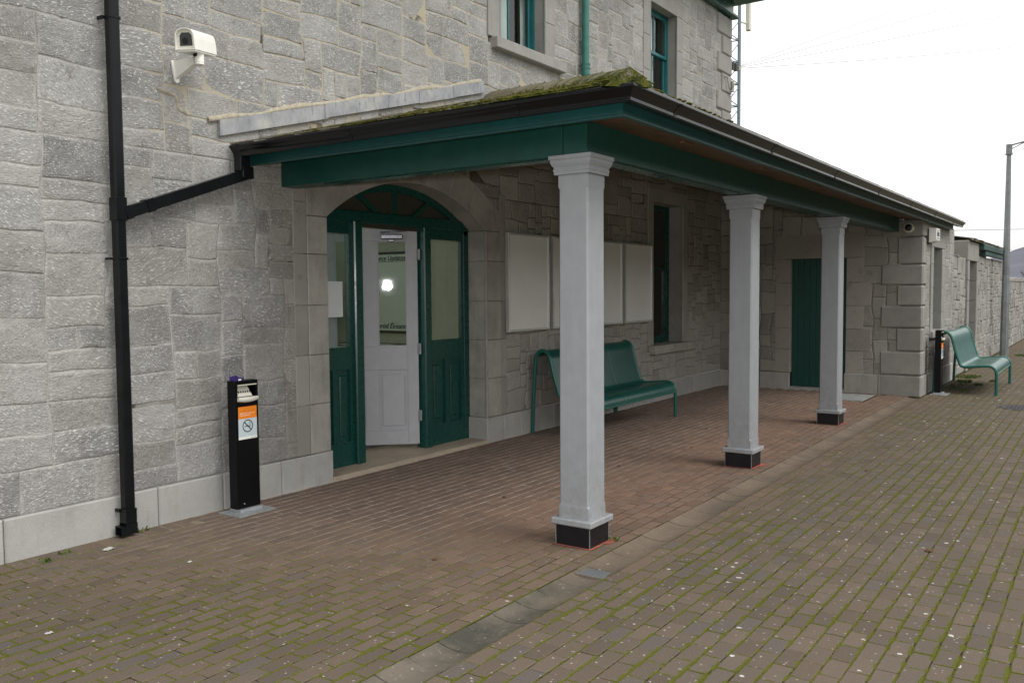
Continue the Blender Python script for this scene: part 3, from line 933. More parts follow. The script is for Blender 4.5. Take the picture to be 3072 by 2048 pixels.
# far wall of the recess and wing front
def hole_far(u, v):
    y = -u
    if 3.62 < y < 4.99 and v < 2.68: return True
    if v > 3.06 + .277 * (y - 3.2): return True
    return False
def attr_far(u, v, rnd):
    return rnd.uniform(.2, 1.0), rnd.random() ** 1.5, 0.6, 0.0
mb = MB()
rubble(mb, far3, -6.11, -2.95, 0.30, 4.05, hole_far, lambda u, v, r_: (r_.choice([3, 4, 5, 6]), r_.choice([3, 4, 5])), attr_far, seed=31, joint=0.013, proud=(.006, .016), wob=.035)
def hole_wing(u, v): return 16.45 < u < 17.75 and 0.95 < v < 2.6
rubble(mb, wing3, 16.0, 19.05, 0.02, 2.92, hole_wing, lambda u, v, r_: (r_.choice([3, 4, 5, 6]), r_.choice([2, 3, 4])),
       lambda u, v, r_: (r_.uniform(.35, .95), r_.random(), .15, .25), seed=33, joint=0.011)
mb.build('wing_wall', [M['stone_fine'], M['mortar']], bld)
mb = MB()
rubble(mb, end3, 6.11, 11.0, 2.9, 6.95, lambda u, v: False, size_main, lambda u, v, r_: (r_.uniform(.2, .8), .3, 0, .3), seed=35, joint=0.011)
mb.build('end_wall', [M['stone_fine'], M['mortar']], bld)
mb = MB()
rubble(mb, lambda u, v, d: (19.05 + d, u, v), 2.64, 6.2, 0.02, 2.92, lambda u, v: False, size_main, lambda u, v, r_: (r_.uniform(.3, .8), .3, 0, .3), seed=36)
mb.build('end_wall', [M['stone_fine'], M['mortar']], bld)

# plinth
def plinth_run(to3, joints, z=0.297, name='plinth', tone=(.45, 1), shel=0.0, seed=3, h0=-0.02):
    mb = MB()
    polys = [rect(a, b, h0, z) for a, b in zip(joints[:-1], joints[1:])]
    ashlar(mb, to3, polys, depth=0.028, bev=0.010, gap=0.003, tone=tone, shel=shel, seed=seed)
    mb.build(name, M['plinth'], bld)
plinth_run(wall3, [-3, -1.9, -0.9, 0.05, 0.95, 1.9, 2.80, 3.95, 4.55, 5.17, 5.80], seed=4)
plinth_run(wall3, [8.27, 8.62, 8.98, 9.75, 10.5, 11.2, 12.05, 12.8, 13.5, 14.4, 15.70], shel=.35, seed=5)
plinth_run(far3, [-6.08, -5.35, -4.80], shel=.8, seed=6)
plinth_run(far3, [-3.86, -3.30, -3.02], shel=.7, seed=7, z=0.33)

plinth_run(wing3, [16.03, 16.6, 17.3, 18.1, 19.05], shel=.1, seed=8, z=.33)

# quoins of the wing (chamfered rusticated blocks on both faces)
def quoin_stack(name, cx, cy, zs, la, sa, lb, sb, first_long, face_x=-1, proud=0.035, shel=.3, seed=1):
    """corner at (cx,cy): blocks run la/sa along -/+... into +Y on the side face and lb/sb into X on the front face"""
    mb = MB(); rnd = random.Random(seed)
    for k, (z0, z1) in enumerate(zip(zs[:-1], zs[1:])):
        lg = (k % 2 == 0) == first_long
        yl = la if lg else sa; xl = lb if lg else sb
        if k == 0: yl, xl = la, lb
        c = (rnd.uniform(.35, .9), 0, shel, 1); ch = 0.024
        if face_x < 0: x0, x1 = cx - proud, cx + xl
        else: x0, x1 = cx - xl, cx + proud
        mb.cbox(x0, x1, cy - proud, cy + yl, z0 + 0.004, z1 - 0.004, ch, 0, c)
    return mb.build(name, M['quoin'], bld)
quoin_stack('wing_quoin', FX, 2.655, [-0.03, .34, .74, 1.13, 1.50, 1.845, 2.19, 2.64, 2.93], .62, .37, .30, .22, False, seed=2)
# upper storey quoins: front face only is seen
zq = [3.4, 3.75, 4.09, 4.43, 4.77, 5.11, 5.45, 5.79, 6.14, 6.48, 6.84]
mb = MB(); rnd = random.Random(8)
for k, (z0, z1) in enumerate(zip(zq[:-1], zq[1:])):
    xl = 0.66 if k % 2 == 1 else 0.42
    mb.cbox(16.10 - xl, 16.135, WY - 0.040, WY + (0.66 if k % 2 == 0 else .42), z0 + .003, z1 - .003, 0.022, 0, (rnd.uniform(.6, 1), 0, 0, 1))
mb.build('corner_quoin', M['quoin'], bld)

# doorway surround: jamb stones, margins and arch ring
def door_surround():
    mb = MB(); rnd = random.Random(9)
    jz = [0.30, 0.76, 1.22, 1.68, 2.15, 2.50]
    for (a, b, seed) in ((5.53, 5.78, 1), (8.29, 8.58, 2)):
        for z0, z1 in zip(jz[:-1], jz[1:]):
            ashlar(mb, wall3, [rect(a, b, z0, z1)], depth=0.020, bev=0.006, gap=0.002, tone=(.55, 1), shel=.35 if a < 6 else .5, seed=seed + int(z0 * 10), back=-0.26)
    # arch ring and spandrel stones
    h = math.asin(1.255 / AR)
    n = 7
    def arc(r, t): return (ACX + r * math.sin(t), ACZ + r * math.cos(t))
    for k in range(n):
        t0 = -h + 2 * h * k / n; t1 = -h + 2 * h * (k + 1) / n
        poly = [arc(AR, t0 + (t1 - t0) * q / 6) for q in range(7)] + [arc(AR + .34, t1 - (t1 - t0) * q / 6) for q in range(7)]
        ashlar(mb, wall3, [poly[::-1]], depth=0.020, bev=0.006, gap=0.002, tone=(.3, .8), shel=.9, seed=40 + k, back=-0.26)
    # springer blocks outside the ring
    e = arc(AR + .34, -h)
    ashlar(mb, wall3, [[(5.53, 2.50), (5.78, 2.50), (e[0] + .0, e[1]), (5.53, e[1])]], depth=0.020, bev=0.006, shel=.6, seed=60, back=-0.1)
    e2 = arc(AR + .34, h)
    ashlar(mb, wall3, [[(8.58, 2.50), (8.58, e2[1]), (e2[0], e2[1]), (8.29, 2.50)]], depth=0.020, bev=0.006, shel=.9, seed=61, back=-0.1)
    mb.build('door_surround', M['dressed'], bld)
    jz2 = [0.30, 0.76, 1.22, 1.68, 2.15, 2.62, 2.95]
    for (a, b) in ((5.37, 5.528), (8.585, 8.70)):
        mb = MB()
        for z0, z1 in zip(jz2[:-1], jz2[1:]):
            ashlar(mb, wall3, [rect(a, b, z0, z1)], depth=0.014, bev=0.004, gap=0.002, tone=(.3, .8), shel=.45, seed=int(z0 * 20) + 7)
        mb.build('door_margin', M['stone_fine'], bld)
    # concrete threshold step
    mb = MB()
    mb.cbox(5.79, 8.30, 6.072, 6.86, -0.03, 0.040, 0.010, 0, (1, 0, 0, 1))
    mb.build('door_step', M['step'], bld)
door_surround()
q = MB(); q.cbox(8.272, 8.50, 6.105, 6.372, -.02, .297, .004, 0, (.8, 0, .4, 1)); q.build('plinth_return', M['plinth'], bld)
q = MB(); q.cbox(5.60, 5.80, 6.105, 6.372, -.02, .297, .004, 0, (.8, 0, .2, 1)); q.build('plinth_return', M['plinth'], bld)
# roll moulding on the right arris
mb = MB(); mb.tube([(8.288, WY - .012, .30), (8.288, WY - .012, 2.49)], .018, 8); mb.build('door_roll_moulding', M['dressed'], bld)

# ---- arched door screen
FY = 6.36
def screen():
    fr = MB()
    ch = .006
    fr.cbox(5.74, 5.86, FY, FY + .09, .038, 2.52, ch); fr.cbox(8.20, 8.30, FY, FY + .09, .038, 2.52, ch)          # outer stiles
    fr.cbox(6.37, 6.49, FY - .035, FY + .12, .038, 2.52, .012); fr.cbox(7.45, 7.57, FY - .035, FY + .12, .038, 2.52, .012)     # posts
    fr.cbox(5.74, 8.30, FY - .02, FY + .12, 2.50, 2.62, .012)                                                 # transom
    # lower rails and stiles of the side panels
    for (a, b) in ((5.86, 6.37), (7.57, 8.20)):
        fr.box(a, b, FY + .01, FY + .06, .038, .28); fr.box(a, b, FY + .01, FY + .06, 1.02, 1.245); fr.box(a, b, FY + .01, FY + .06, 2.385, 2.50)
        mid = (a + b) / 2
        fr.box(a, a + .05, FY + .0125, FY + .06, .28, 1.02); fr.box(b - .05, b, FY + .0125, FY + .06, .28, 1.02); fr.box(mid - .035, mid + .035, FY + .0125, FY + .06, .28, 1.02)
        fr.box(a, a + .035, FY + .0125, FY + .06, 1.245, 2.385); fr.box(b - .035, b, FY + .0125, FY + .06, 1.245, 2.385)
    # arch rim
    h = math.asin(1.255 / AR); rows = []
    for k in range(25):
        t_ = -h + 2 * h * k / 24; sn, cs = math.sin(t_), math.cos(t_)
        r0, r1 = AR + .02, AR - .075
        rows.append([(ACX + r0 * sn, FY, ACZ + r0 * cs), (ACX + r1 * sn, FY, ACZ + r1 * cs), (ACX + r1 * sn, FY + .09, ACZ + r1 * cs), (ACX + r0 * sn, FY + .09, ACZ + r0 * cs)])
    fr.grid(rows, closed=True, smooth=False)
    door_frame = fr.build('door_frame', M['green'], bld)
    for (x0, z0, x1, z1) in ((7.035, 2.60, 7.035, 2.90), (6.77, 2.60, 6.46, 2.80), (7.30, 2.60, 7.61, 2.80)):
        b_ = MB(); d = Vector((x1 - x0, 0, z1 - z0)).normalized(); n_ = Vector((-d.z, 0, d.x)) * .024
        P = [(x0 - n_.x, z0 - n_.z), (x0 + n_.x, z0 + n_.z), (x1 + n_.x, z1 + n_.z), (x1 - n_.x, z1 - n_.z)]
        b_.prism(P, 'y', FY + .005, FY + .05); fix_normals(b_.build('fanlight_bar', M['green'], door_frame))
    f = MB(); pts = [(5.74, 2.46)]
    for k in range(25):
        t_ = -h + 2 * h * k / 24; pts.append((ACX + (AR + .02) * math.sin(t_), ACZ + (AR + .02) * math.cos(t_)))
    pts.append((8.325, 2.46))
    f.prism(pts[::-1], 'y', FY + .035, FY + .045); f.build('fanlight', M['fan'], bld)
    # lower panels with raised field
    for (a, b) in ((5.91, 6.08), (6.15, 6.32), (7.62, 7.85), (7.92, 8.15)):
        p_ = MB(); p_.box(a, b, FY + .040, FY + .055, .28, 1.02)
        p_.cbox(a + .04, b - .04, FY + .026, FY + .045, .34, .96, .010); p_.build('door_panel', M['green'], bld)
    for (a, b) in ((5.895, 6.335), (7.605, 8.165)):
        g_ = MB(); g_.box(a, b, FY + .034, FY + .040, 1.245, 2.385); g_.build('sidelight_glass', M['glass'], bld)
    # opened leaf
    hx, hy = 7.435, FY + .06
    leaf = bpy.data.objects.new('door', None); C.objects.link(leaf); leaf.parent = bld
    leaf.location = Vector((hx, hy, 0)) - bld.location
    ang = math.atan2(.734, -.679)
    leaf.rotation_euler = (0, 0, ang)
    leaf['label'] = 'pale grey door leaf standing open inward'
    def lb(name, boxes, mat, par=leaf):
        q = MB()
        for bx in boxes:
            q.cbox(*bx[:6], bx[6] if len(bx) > 6 else .003)
        return q.build(name, mat, None)
    def put(o, par=leaf):
        o.parent = par; return o
    T = .022
    put(lb('stile_and_rail', [(0, .12, -T, T, .09, 2.49), (.90, 1.02, -T, T, .09, 2.49), (.12, .90, -T, T, 2.36, 2.49), (.12, .90, -T, T, .93, 1.19), (.12, .90, -T, T, .09, .25),
                              (.44, .59, -T, T, .25, .93), (.44, .59, -T, T, 1.19, 2.36)], M['doorgrey']))
    for a, b in ((.12, .44), (.59, .90)):
        q = MB(); q.box(a, b, -.006, .006, .25, .93); q.cbox(a + .035, b - .035, -.015, .015, .30, .88, .006); put(q.build('lower_panel', M['doorgrey']))
        q = MB(); q.box(a, b, -.003, .003, 1.19, 2.36); put(q.build('door_glass', M['glass']))
        q = MB()
        q.box(a, a + .012, .004, .020, 1.19, 2.36); q.box(b - .012, b, .004, .020, 1.19, 2.36); q.box(a + .012, b - .012, .004, .020, 2.348, 2.36); q.box(a + .012, b - .012, .004, .020, 1.19, 1.202)
        put(q.build('glazing_bead', M['doorgrey']))
    q = MB(); q.cbox(.155, .40, .022, .075, 2.375, 2.43, .01); q.cbox(.25, .32, .04, .07, 2.345, 2.375, .008); put(q.build('door_closer', M['chrome']))
    q = MB(); q.tube([(.06, .05, 2.475), (.20, .07, 2.46), (.40, .05, 2.45)], .008, 8); put(q.build('closer_arm', M['chrome']))
    for z in (2.15, 1.10, .35):
        q = MB(); q.tube([(0.0, .026, z), (0.0, .026, z + .12)], .010, 8); q.box(-.03, .0, .0, .02, z, z + .12); put(q.build('hinge', M['lampsteel']))
    q = MB(); q.tube([(.985, .03, 1.05), (.985, .07, 1.05), (.90, .07, 1.05)], .009, 8); put(q.build('handle', M['chrome']))
screen()

# ---- hall inside the door
def hall():
    q = MB()
    q.box(4.8, 9.4, 6.87, 10.5, -.02, .05); q.build('hall_floor', M['infloor'], bld)
    q = MB()
    q.box(9.40, 9.5, 6.45, 10.5, 0, 3.1); q.box(4.7, 4.8, 6.45, 7.0, 0, 3.1); q.box(4.7, 4.8, 10.0, 10.5, 0, 3.1); q.box(4.7, 4.8, 7.0, 10.0, 0, .7); q.box(4.7, 9.5, 10.5, 10.6, 0, 2.72)  # unseen opening in the side wall added to let daylight into the hall
    q.box(8.32, 9.4, 6.42, 6.45, 0, 3.1); q.box(4.8, 5.72, 6.42, 6.45, 0, 3.1); q.box(4.8, 9.4, 6.46, 6.50, 3.0, 4.3); q.box(9.40, 9.5, 6.45, 10.5, 3.1, 4.3)
    q.build('hall_wall', M['inwall'], bld)
    q = MB(); q.box(4.7, 9.5, 6.45, 10.6, 4.3, 4.4); q.build('hall_ceiling', M['inwall'], bld)  # ceiling raised to make the added light slot taller
    q = MB(); q.box(4.8, 9.4, 10.54, 10.55, 2.72, 4.3); q.build('light_slot_glass', M['glass'], bld)  # unseen glazed slot added at the back to brighten the hall
hall()
# service notice on the hall wall: faces the doorway
nb = thing('service_notice', 'pale service updates notice hanging on the wall inside the hall behind the open door', 'notice', (9.38, 8.52, 1.79))
q = MB(); q.box(9.36, 9.395, 8.23, 9.18, 1.20, 2.37); q.build('notice_frame', M['fan'], nb)
q = MB(); q.box(9.352, 9.36, 8.27, 9.14, 1.24, 2.33); q.build('notice_sheet', M['poster'], nb)
rz = (R(90), 0, R(-90))
text('heading', 'Service Updates', .102, (9.349, 8.29, 2.245), rz, M['ink'], nb, 'RIGHT')
q = MB(); q.box(9.349, 9.3515, 8.29, 8.96, 2.228, 2.234); q.build('heading_line', M['ink'], nb)
text('operator_name', 'Iarnr\u00f3d \u00c9ireann', .106, (9.349, 8.29, 1.27), rz, M['ink'], nb, 'RIGHT', shear=.25)
t = thing('hall_table', 'dark table below the service notice inside the hall', 'table', (8.95, 8.7, .05))
q = MB(); q.cbox(8.62, 9.33, 8.0, 9.4, 1.02, 1.06, .004); q.build('table_top', M['soffit'], t)
for a, b in ((8.66, 8.04), (8.66, 9.33), (9.26, 8.04), (9.26, 9.33)):
    q = MB(); q.box(a, a + .05, b, b + .05, .05, 1.02); q.build('leg', M['soffit'], t)
q = MB(); q.box(8.75, 9.0, 8.2, 8.55, 1.0605, 1.075); q.box(8.70, 9.02, 8.7, 9.0, 1.0605, 1.07); o = q.build('leaflet', M['paper'], origin=(8.85, 8.5, 1.06)); tag(o, 'white leaflets lying on the table inside the hall', 'leaflets')
q = MB(); q.box(5.905, 6.25, FY + .027, FY + .031, 1.55, 1.905); o = q.build('paper_notice', M['paper'], origin=(6.1, FY, 1.55)); tag(o, 'white paper notice taped to the left sidelight glass', 'paper notice')

# ---- sash windows
def sash(x0, x1, z0, z1, fy, mat, meet, bar=True, curtain=None, nm='window', to=None, roomd=1.2):
    w = MB(); ch = .004
    w.cbox(x0, x0 + .065, fy, fy + .10, z0, z1, ch); w.cbox(x1 - .065, x1, fy, fy + .10, z0, z1, ch)
    w.cbox(x0 + .065, x1 - .065, fy, fy + .10, z1 - .07, z1, ch); w.cbox(x0 + .065, x1 - .065, fy, fy + .10, z0, z0 + .05, ch)
    win = w.build(nm, mat, bld)
    a, b = x0 + .065, x1 - .065
    lo = MB()
    lo.cbox(a, a + .045, fy + .055, fy + .09, z0 + .05, meet + .02, ch); lo.cbox(b - .045, b, fy + .055, fy + .09, z0 + .05, meet + .02, ch)
    lo.cbox(a + .045, b - .045, fy + .055, fy + .09, z0 + .05, z0 + .12, ch); lo.cbox(a + .045, b - .045, fy + .055, fy + .09, meet - .02, meet + .02, ch)
    if bar: lo.cbox((a + b) / 2 - .012, (a + b) / 2 + .012, fy + .058, fy + .085, z0 + .12, meet - .02, .003)
    lo.build('lower_sash', mat, win)
    us = MB()
    us.cbox(a, a + .045, fy + .015, fy + .05, meet - .02, z1 - .07, ch); us.cbox(b - .045, b, fy + .015, fy + .05, meet - .02, z1 - .07, ch)
    us.cbox(a + .045, b - .045, fy + .015, fy + .05, meet - .02, meet + .03, ch); us.cbox(a + .045, b - .045, fy + .015, fy + .05, z1 - .13, z1 - .07, ch)
    if bar: us.cbox((a + b) / 2 - .012, (a + b) / 2 + .012, fy + .018, fy + .047, meet + .03, z1 - .13, .003)
    us.build('upper_sash', mat, win)
    gl = MB(); gl.box(a + .03, b - .03, fy + .070, fy + .074, z0 + .1, meet); gl.box(a + .03, b - .03, fy + .030, fy + .034, meet, z1 - .1)
    gl.build('pane', M['glass'], win)
    rm = MB()
    X0, X1, Y0, Y1, Z0, Z1 = x0 - .02, x1 + .02, fy + .10, fy + .10 + roomd, z0 - .02, z1 + .02
    rm.face([(X0, Y1, Z0), (X1, Y1, Z0), (X1, Y1, Z1), (X0, Y1, Z1)]); rm.face([(X0, Y0, Z0), (X0, Y1, Z0), (X0, Y1, Z1), (X0, Y0, Z1)])
    rm.face([(X1, Y0, Z0), (X1, Y1, Z0), (X1, Y1, Z1), (X1, Y0, Z1)]); rm.face([(X0, Y0, Z0), (X1, Y0, Z0), (X1, Y1, Z0), (X0, Y1, Z0)]); rm.face([(X0, Y0, Z1), (X1, Y0, Z1), (X1, Y1, Z1), (X0, Y1, Z1)])
    rm.build('window_recess', M['fan'] if roomd > .5 else M['dark'], win)
    if curtain:
        for (ca, cb) in curtain:
            cu = MB(); n = 14
            rows = [[(ca + (cb - ca) * k / n, fy + .16 + .018 * math.sin(k * 1.9), z) for k in range(n + 1)] for z in (z0, z1)]
            cu.grid(rows); cu.build('curtain', M['blind'], win)
    return win

def surround(x0, x1, z0, z1, sw, zs, to3, d=.022, back=-.25, shel=0.0, name='window_surround', top=True, y_in=None, seed=3):
    mb = MB()
    for (a, b) in ((x0 - sw, x0), (x1, x1 + sw)):
        for q0, q1 in zip(zs[:-1], zs[1:]):
            ashlar(mb, to3, [rect(a, b, q0, q1)], depth=d, bev=.006, gap=.0012, tone=(.45, .9), shel=shel, seed=seed + int(q0 * 9), back=back)
    yb = to3(0, 0, 0)[1]
    for (a, b) in ((x0 - sw, x0), (x1, x1 + sw)): mb.box(a + .006, b - .006, yb - .005, yb + .24, z0, z1)
    if top: ashlar(mb, to3, [rect(x0 - sw, x1 + sw, z1, z1 + .22)], depth=d, bev=.006, gap=.0012, tone=(.5, .8), shel=shel, seed=seed, back=back)
    return mb.build(name, M['quoin'], bld)

def sill(x0, x1, z0, z1, to_y, out, name='window_sill', mat='quoin', shel=0.0):
    mb = MB(); mb.cbox(x0, x1, to_y - out, to_y + .30, z0, z1, .008, 0, (.85, 0, shel, 1)); mb.build(name, M[mat], bld)

# upper windows
for (a, b, cur) in ((8.60, 9.60, [(8.66, 9.27), (9.50, 9.62)]), (12.66, 13.66, [(12.70, 13.47)])):
    surround(a, b, 4.77, 6.30, .235, [4.77, 5.22, 5.75, 6.30], wall3, name='window_surround', seed=int(a))
    sash(a - .05, b + .05, 4.75, 6.34, WY + .14, M['teal'], 5.62, True, cur)
    sill(a - .16, b + .40 if a < 10 else b + .36, 4.64, 4.768, WY, .10)
    mb = MB(); mb.tube([(b + .0, WY - .015, 4.77), (b + .0, WY - .015, 6.30), (a, WY - .015, 6.30), (a, WY - .015, 4.77)], .017, 8); mb.build('window_roll_moulding', M['quoin'], bld)
# window under the canopy
surround(12.80, 13.93, 0.91, 3.20, .20, [.91, 1.35, 1.8, 2.25, 2.7, 3.20], wall3, shel=.9, seed=21)
sash(12.75, 13.98, 0.90, 3.24, WY + .23, M['green'], 2.13, False, None)
sill(12.70, 14.23, 0.765, 0.905, WY, .10, shel=.6, mat='dressed')
mb = MB(); mb.tube([(13.93, WY - .014, .91), (13.93, WY - .014, 3.20)], .022, 8); mb.build('window_roll_moulding', M['dressed'], bld)

# wing window
mb = MB()
for (a, b) in ((16.40, 16.62), (17.52, 17.82)):
    for q0, q1 in ((0.95, 1.35), (1.35, 1.8), (1.8, 2.2), (2.2, 2.5)):
        ashlar(mb, wing3, [rect(a, b, q0, q1)], depth=.03, bev=.008, gap=.0015, tone=(.5, .9), shel=.1, seed=int(q0 * 7), back=-.22)
ashlar(mb, wing3, [rect(16.40, 17.82, 2.5, 2.68)], depth=.03, bev=.008, gap=.0015, tone=(.6, .8), shel=.1, seed=4, back=-.22)
mb.build('window_surround', M['quoin'], bld)
sash(16.60, 17.54, 1.02, 2.52, 2.64 + .17, M['teal'], 1.78, False, None, roomd=.4)
sill(16.42, 17.80, 0.93, 1.05, 2.64, .07)

# far door with lintel and jambs
mb = MB()
ashlar(mb, far3, [rect(-5.07, -3.55, 2.325, 2.755)], depth=.018, bev=.006, tone=(.5, .5), shel=.8, seed=3, back=-.16)
jz = [0.30, .72, 1.10, 1.50, 1.90, 2.325]
for k, (a, b) in enumerate(zip(jz[:-1], jz[1:])):
    ashlar(mb, far3, [rect(-5.07, -4.80, a, b)], depth=.016, bev=.004, tone=(.4, .9), shel=.8, seed=k + 10, back=-.16)
    ashlar(mb, far3, [rect(-3.84, -3.55 + (.12 if k % 2 else 0), a, b)], depth=.016, bev=.004, tone=(.4, .9), shel=.75, seed=k + 20, back=-.16)
mb.build('far_door_surround', M['stone_fine'], bld)
fd = MB()
for k in range(9):
    y0 = 3.84 + k * .1067
    fd.cbox(FX + .09, FX + .13, y0 + .001, y0 + .1057, .05, 2.325, .004)
door = fd.build('plank_door', M['green_dull'], bld)
q = MB(); q.lathe([(0, -.03), (.018, -.03), (.022, -.01), (.03, 0)], (FX + .09, 3.98, 1.27), axis='x', seg=16); q.build('door_knob', M['plate'], door)
q = MB(); q.box(FX - .03, FX + .2, 3.84, 4.80, -.03, .045); q.build('door_step', M['plinth'], bld)
q = MB(); q.box(FX + .135, FX + .2, 3.80, 4.85, 0, 2.4); q.build('door_backing', M['dark'], bld)
q = MB(); q.prism([(2.9, 0), (6.1, 0), (6.1, 3.72), (2.9, 2.87)], 'x', FX + .22, FX + .25); fix_normals(q.build('inner_wall', M['dark'], bld))

# eaves of the upper storey
mb = MB()
mb.cbox(-3.2, 16.24, WY - .13, WY + .2, 6.86, 6.93, .02); mb.cbox(15.9, 16.24, WY + .2, 11, 6.86, 6.93, .02)
mb.box(-3.2, 16.16, WY - .05, WY + .2, 6.93, 7.20); mb.box(15.9, 16.16, WY + .2, 11, 6.93, 7.20)
mb.cbox(-3.4, 16.50, WY - .66, 12, 7.20, 7.24, .01); mb.cbox(-3.4, 16.53, WY - .69, 12, 7.24, 7.42, .01)
mb.build('eaves', M['green'], bld)
mb = MB(); mb.face([(-3.4, WY - .72, 7.43), (16.56, WY - .72, 7.43), (13.0, 9.0, 8.9), (-3.4, 9.0, 8.9)]); mb.face([(16.56, WY - .72, 7.43), (16.56, 12, 7.43), (13.0, 9.0, 8.9)])
mb.face([(16.56, 12, 7.43), (-3.4, 12, 7.43), (-3.4, 9, 8.9), (13, 9, 8.9)])
mb.build('roof', M['tile'], bld)

# rainwater pipes
t = MB(); t.cbox(3.605, 3.685, 5.965, 6.045, .20, 7.2, .012)
pipe = t.build('downpipe', M['black'], bld)
pipe['label'] = 'black square downpipe'
for z0, z1, gx in ((3.770, 3.792, .004), (2.33, 2.50, .005), (2.047, 2.063, .004), (.185, .208, .005), (.10, .19, .004)):
    q = MB(); q.cbox(3.605 - gx, 3.685 + gx, 5.965 - gx, 6.045 + gx, z0, z1, .004)
    if z1 - z0 < .05:
        q.box(3.585, 3.602, 6.03, 6.10, z0, z1); q.box(3.69, 3.708, 6.03, 6.10, z0, z1)
    q.build('pipe_collar', M['black'], pipe)
q = MB()   # kicked shoe, open end to the left
q.box(3.60, 3.69, 5.960, 5.966, .02, .10); q.box(3.60, 3.69, 6.044, 6.05, .02, .10); q.box(3.60, 3.69, 5.966, 6.044, .02, .026); q.box(3.684, 3.69, 5.966, 6.044, .026, .10)
q.box(3.565, 3.60, 5.960, 5.966, .015, .085); q.box(3.565, 3.60, 6.044, 6.05, .015, .085); q.box(3.565, 3.60, 5.966, 6.044, .015, .021); q.box(3.565, 3.60, 5.966, 6.044, .079, .085)
q.build('pipe_shoe', M['black'], pipe)
# green round pipe
q = MB(); q.tube([(10.52, WY - .085, 4.02), (10.52, WY - .085, 7.3)], .052, 16)
gp = q.build('green_downpipe', M['pipe_green'], bld)
q = MB(); q.tube([(10.52, WY - .085, 4.70), (10.52, WY - .085, 4.86)], .060, 16); q.build('pipe_socket', M['pipe_green'], gp)
for z in (4.72, 4.80, 4.855):
    q = MB(); q.tube([(10.52, WY - .085, z), (10.52, WY - .085, z + .018)], .067, 16); q.build('pipe_ring', M['pipe_green'], gp)

# lead flashing and the bead of render above it
ld = MB()
def zf(x): return 3.085 + .272 * (x - 4.60)
segs = [(4.595, 5.80, 0.0), (5.76, 7.14, .010), (7.10, 7.72, .004), (7.68, 8.24, .010)]
for k, (a, b, off) in enumerate(segs):
    n = 12; rows = []
    for z_, dy in ((-.004, .012), (.0, .016 + k * .002), (.125, .014 + k * .002), (.127, .004)):
        rows.append([(a + (b - a) * q_ / n + (0.006 if z_ < .05 else 0), WY - .022 - dy - .003 * vnoise(a + q_ * .1, z_, 3, 2), zf(a + (b - a) * q_ / n) + off + z_) for q_ in range(n + 1)])
    ld.grid(rows, smooth=False)
    ld.box(a, a + .008, WY - .045, WY - .015, zf(a) + off, zf(a) + off + .125)
ld.build('lead_flashing', M['lead'], bld)
bd = MB(); n = 60; rows = []
for k in range(n + 1):
    x = 4.50 + (8.22 - 4.50) * k / n
    b0 = zf(x) + .120; w = .030 + .035 * (noise.noise(Vector((x * 2.3, 1, 5))) + .4) + .02 * noise.noise(Vector((x * 9, 3, 2)))
    w = max(.02, w); y = WY - .022
    rows.append([(x, y + .01, b0), (x, y - .009, b0 + .004), (x, y - .008 - .004 * noise.noise(Vector((x * 6, 0, 1))), b0 + w * .6), (x, y + .008, b0 + w)])
bd.grid(rows); bd.build('render_bead', M['tan'], bld)
# repointing smears and old joints by the camera bracket
sm = MB(); rnd = random.Random(77)
def smear(path, w):
    rows = []
    P = []
    for k in range(len(path) - 1):
        for q_ in range(6):
            t_ = q_ / 6; P.append((path[k][0] * (1 - t_) + path[k + 1][0] * t_, path[k][1] * (1 - t_) + path[k + 1][1] * t_))
    P.append(path[-1])
    for k, (x, z) in enumerate(P):
        a = P[max(0, k - 1)]; b = P[min(len(P) - 1, k + 1)]; d = Vector((b[0] - a[0], b[1] - a[1])).normalized(); nn = Vector((-d.y, d.x))
        ww = w * rnd.uniform(.6, 1.35) / 2
        rows.append([(x + nn.x * ww, WY - .004, z + nn.y * ww), (x + nn.x * ww * .6, WY - .0095, z + nn.y * ww * .6), (x - nn.x * ww * .6, WY - .0095, z - nn.y * ww * .6), (x - nn.x * ww, WY - .004, z - nn.y * ww)])
    sm.grid(rows)
smear([(4.05, 3.37), (4.22, 3.345), (4.25, 3.24), (4.34, 3.22)], .03)
sm.build('repointing', M['tan'], bld)

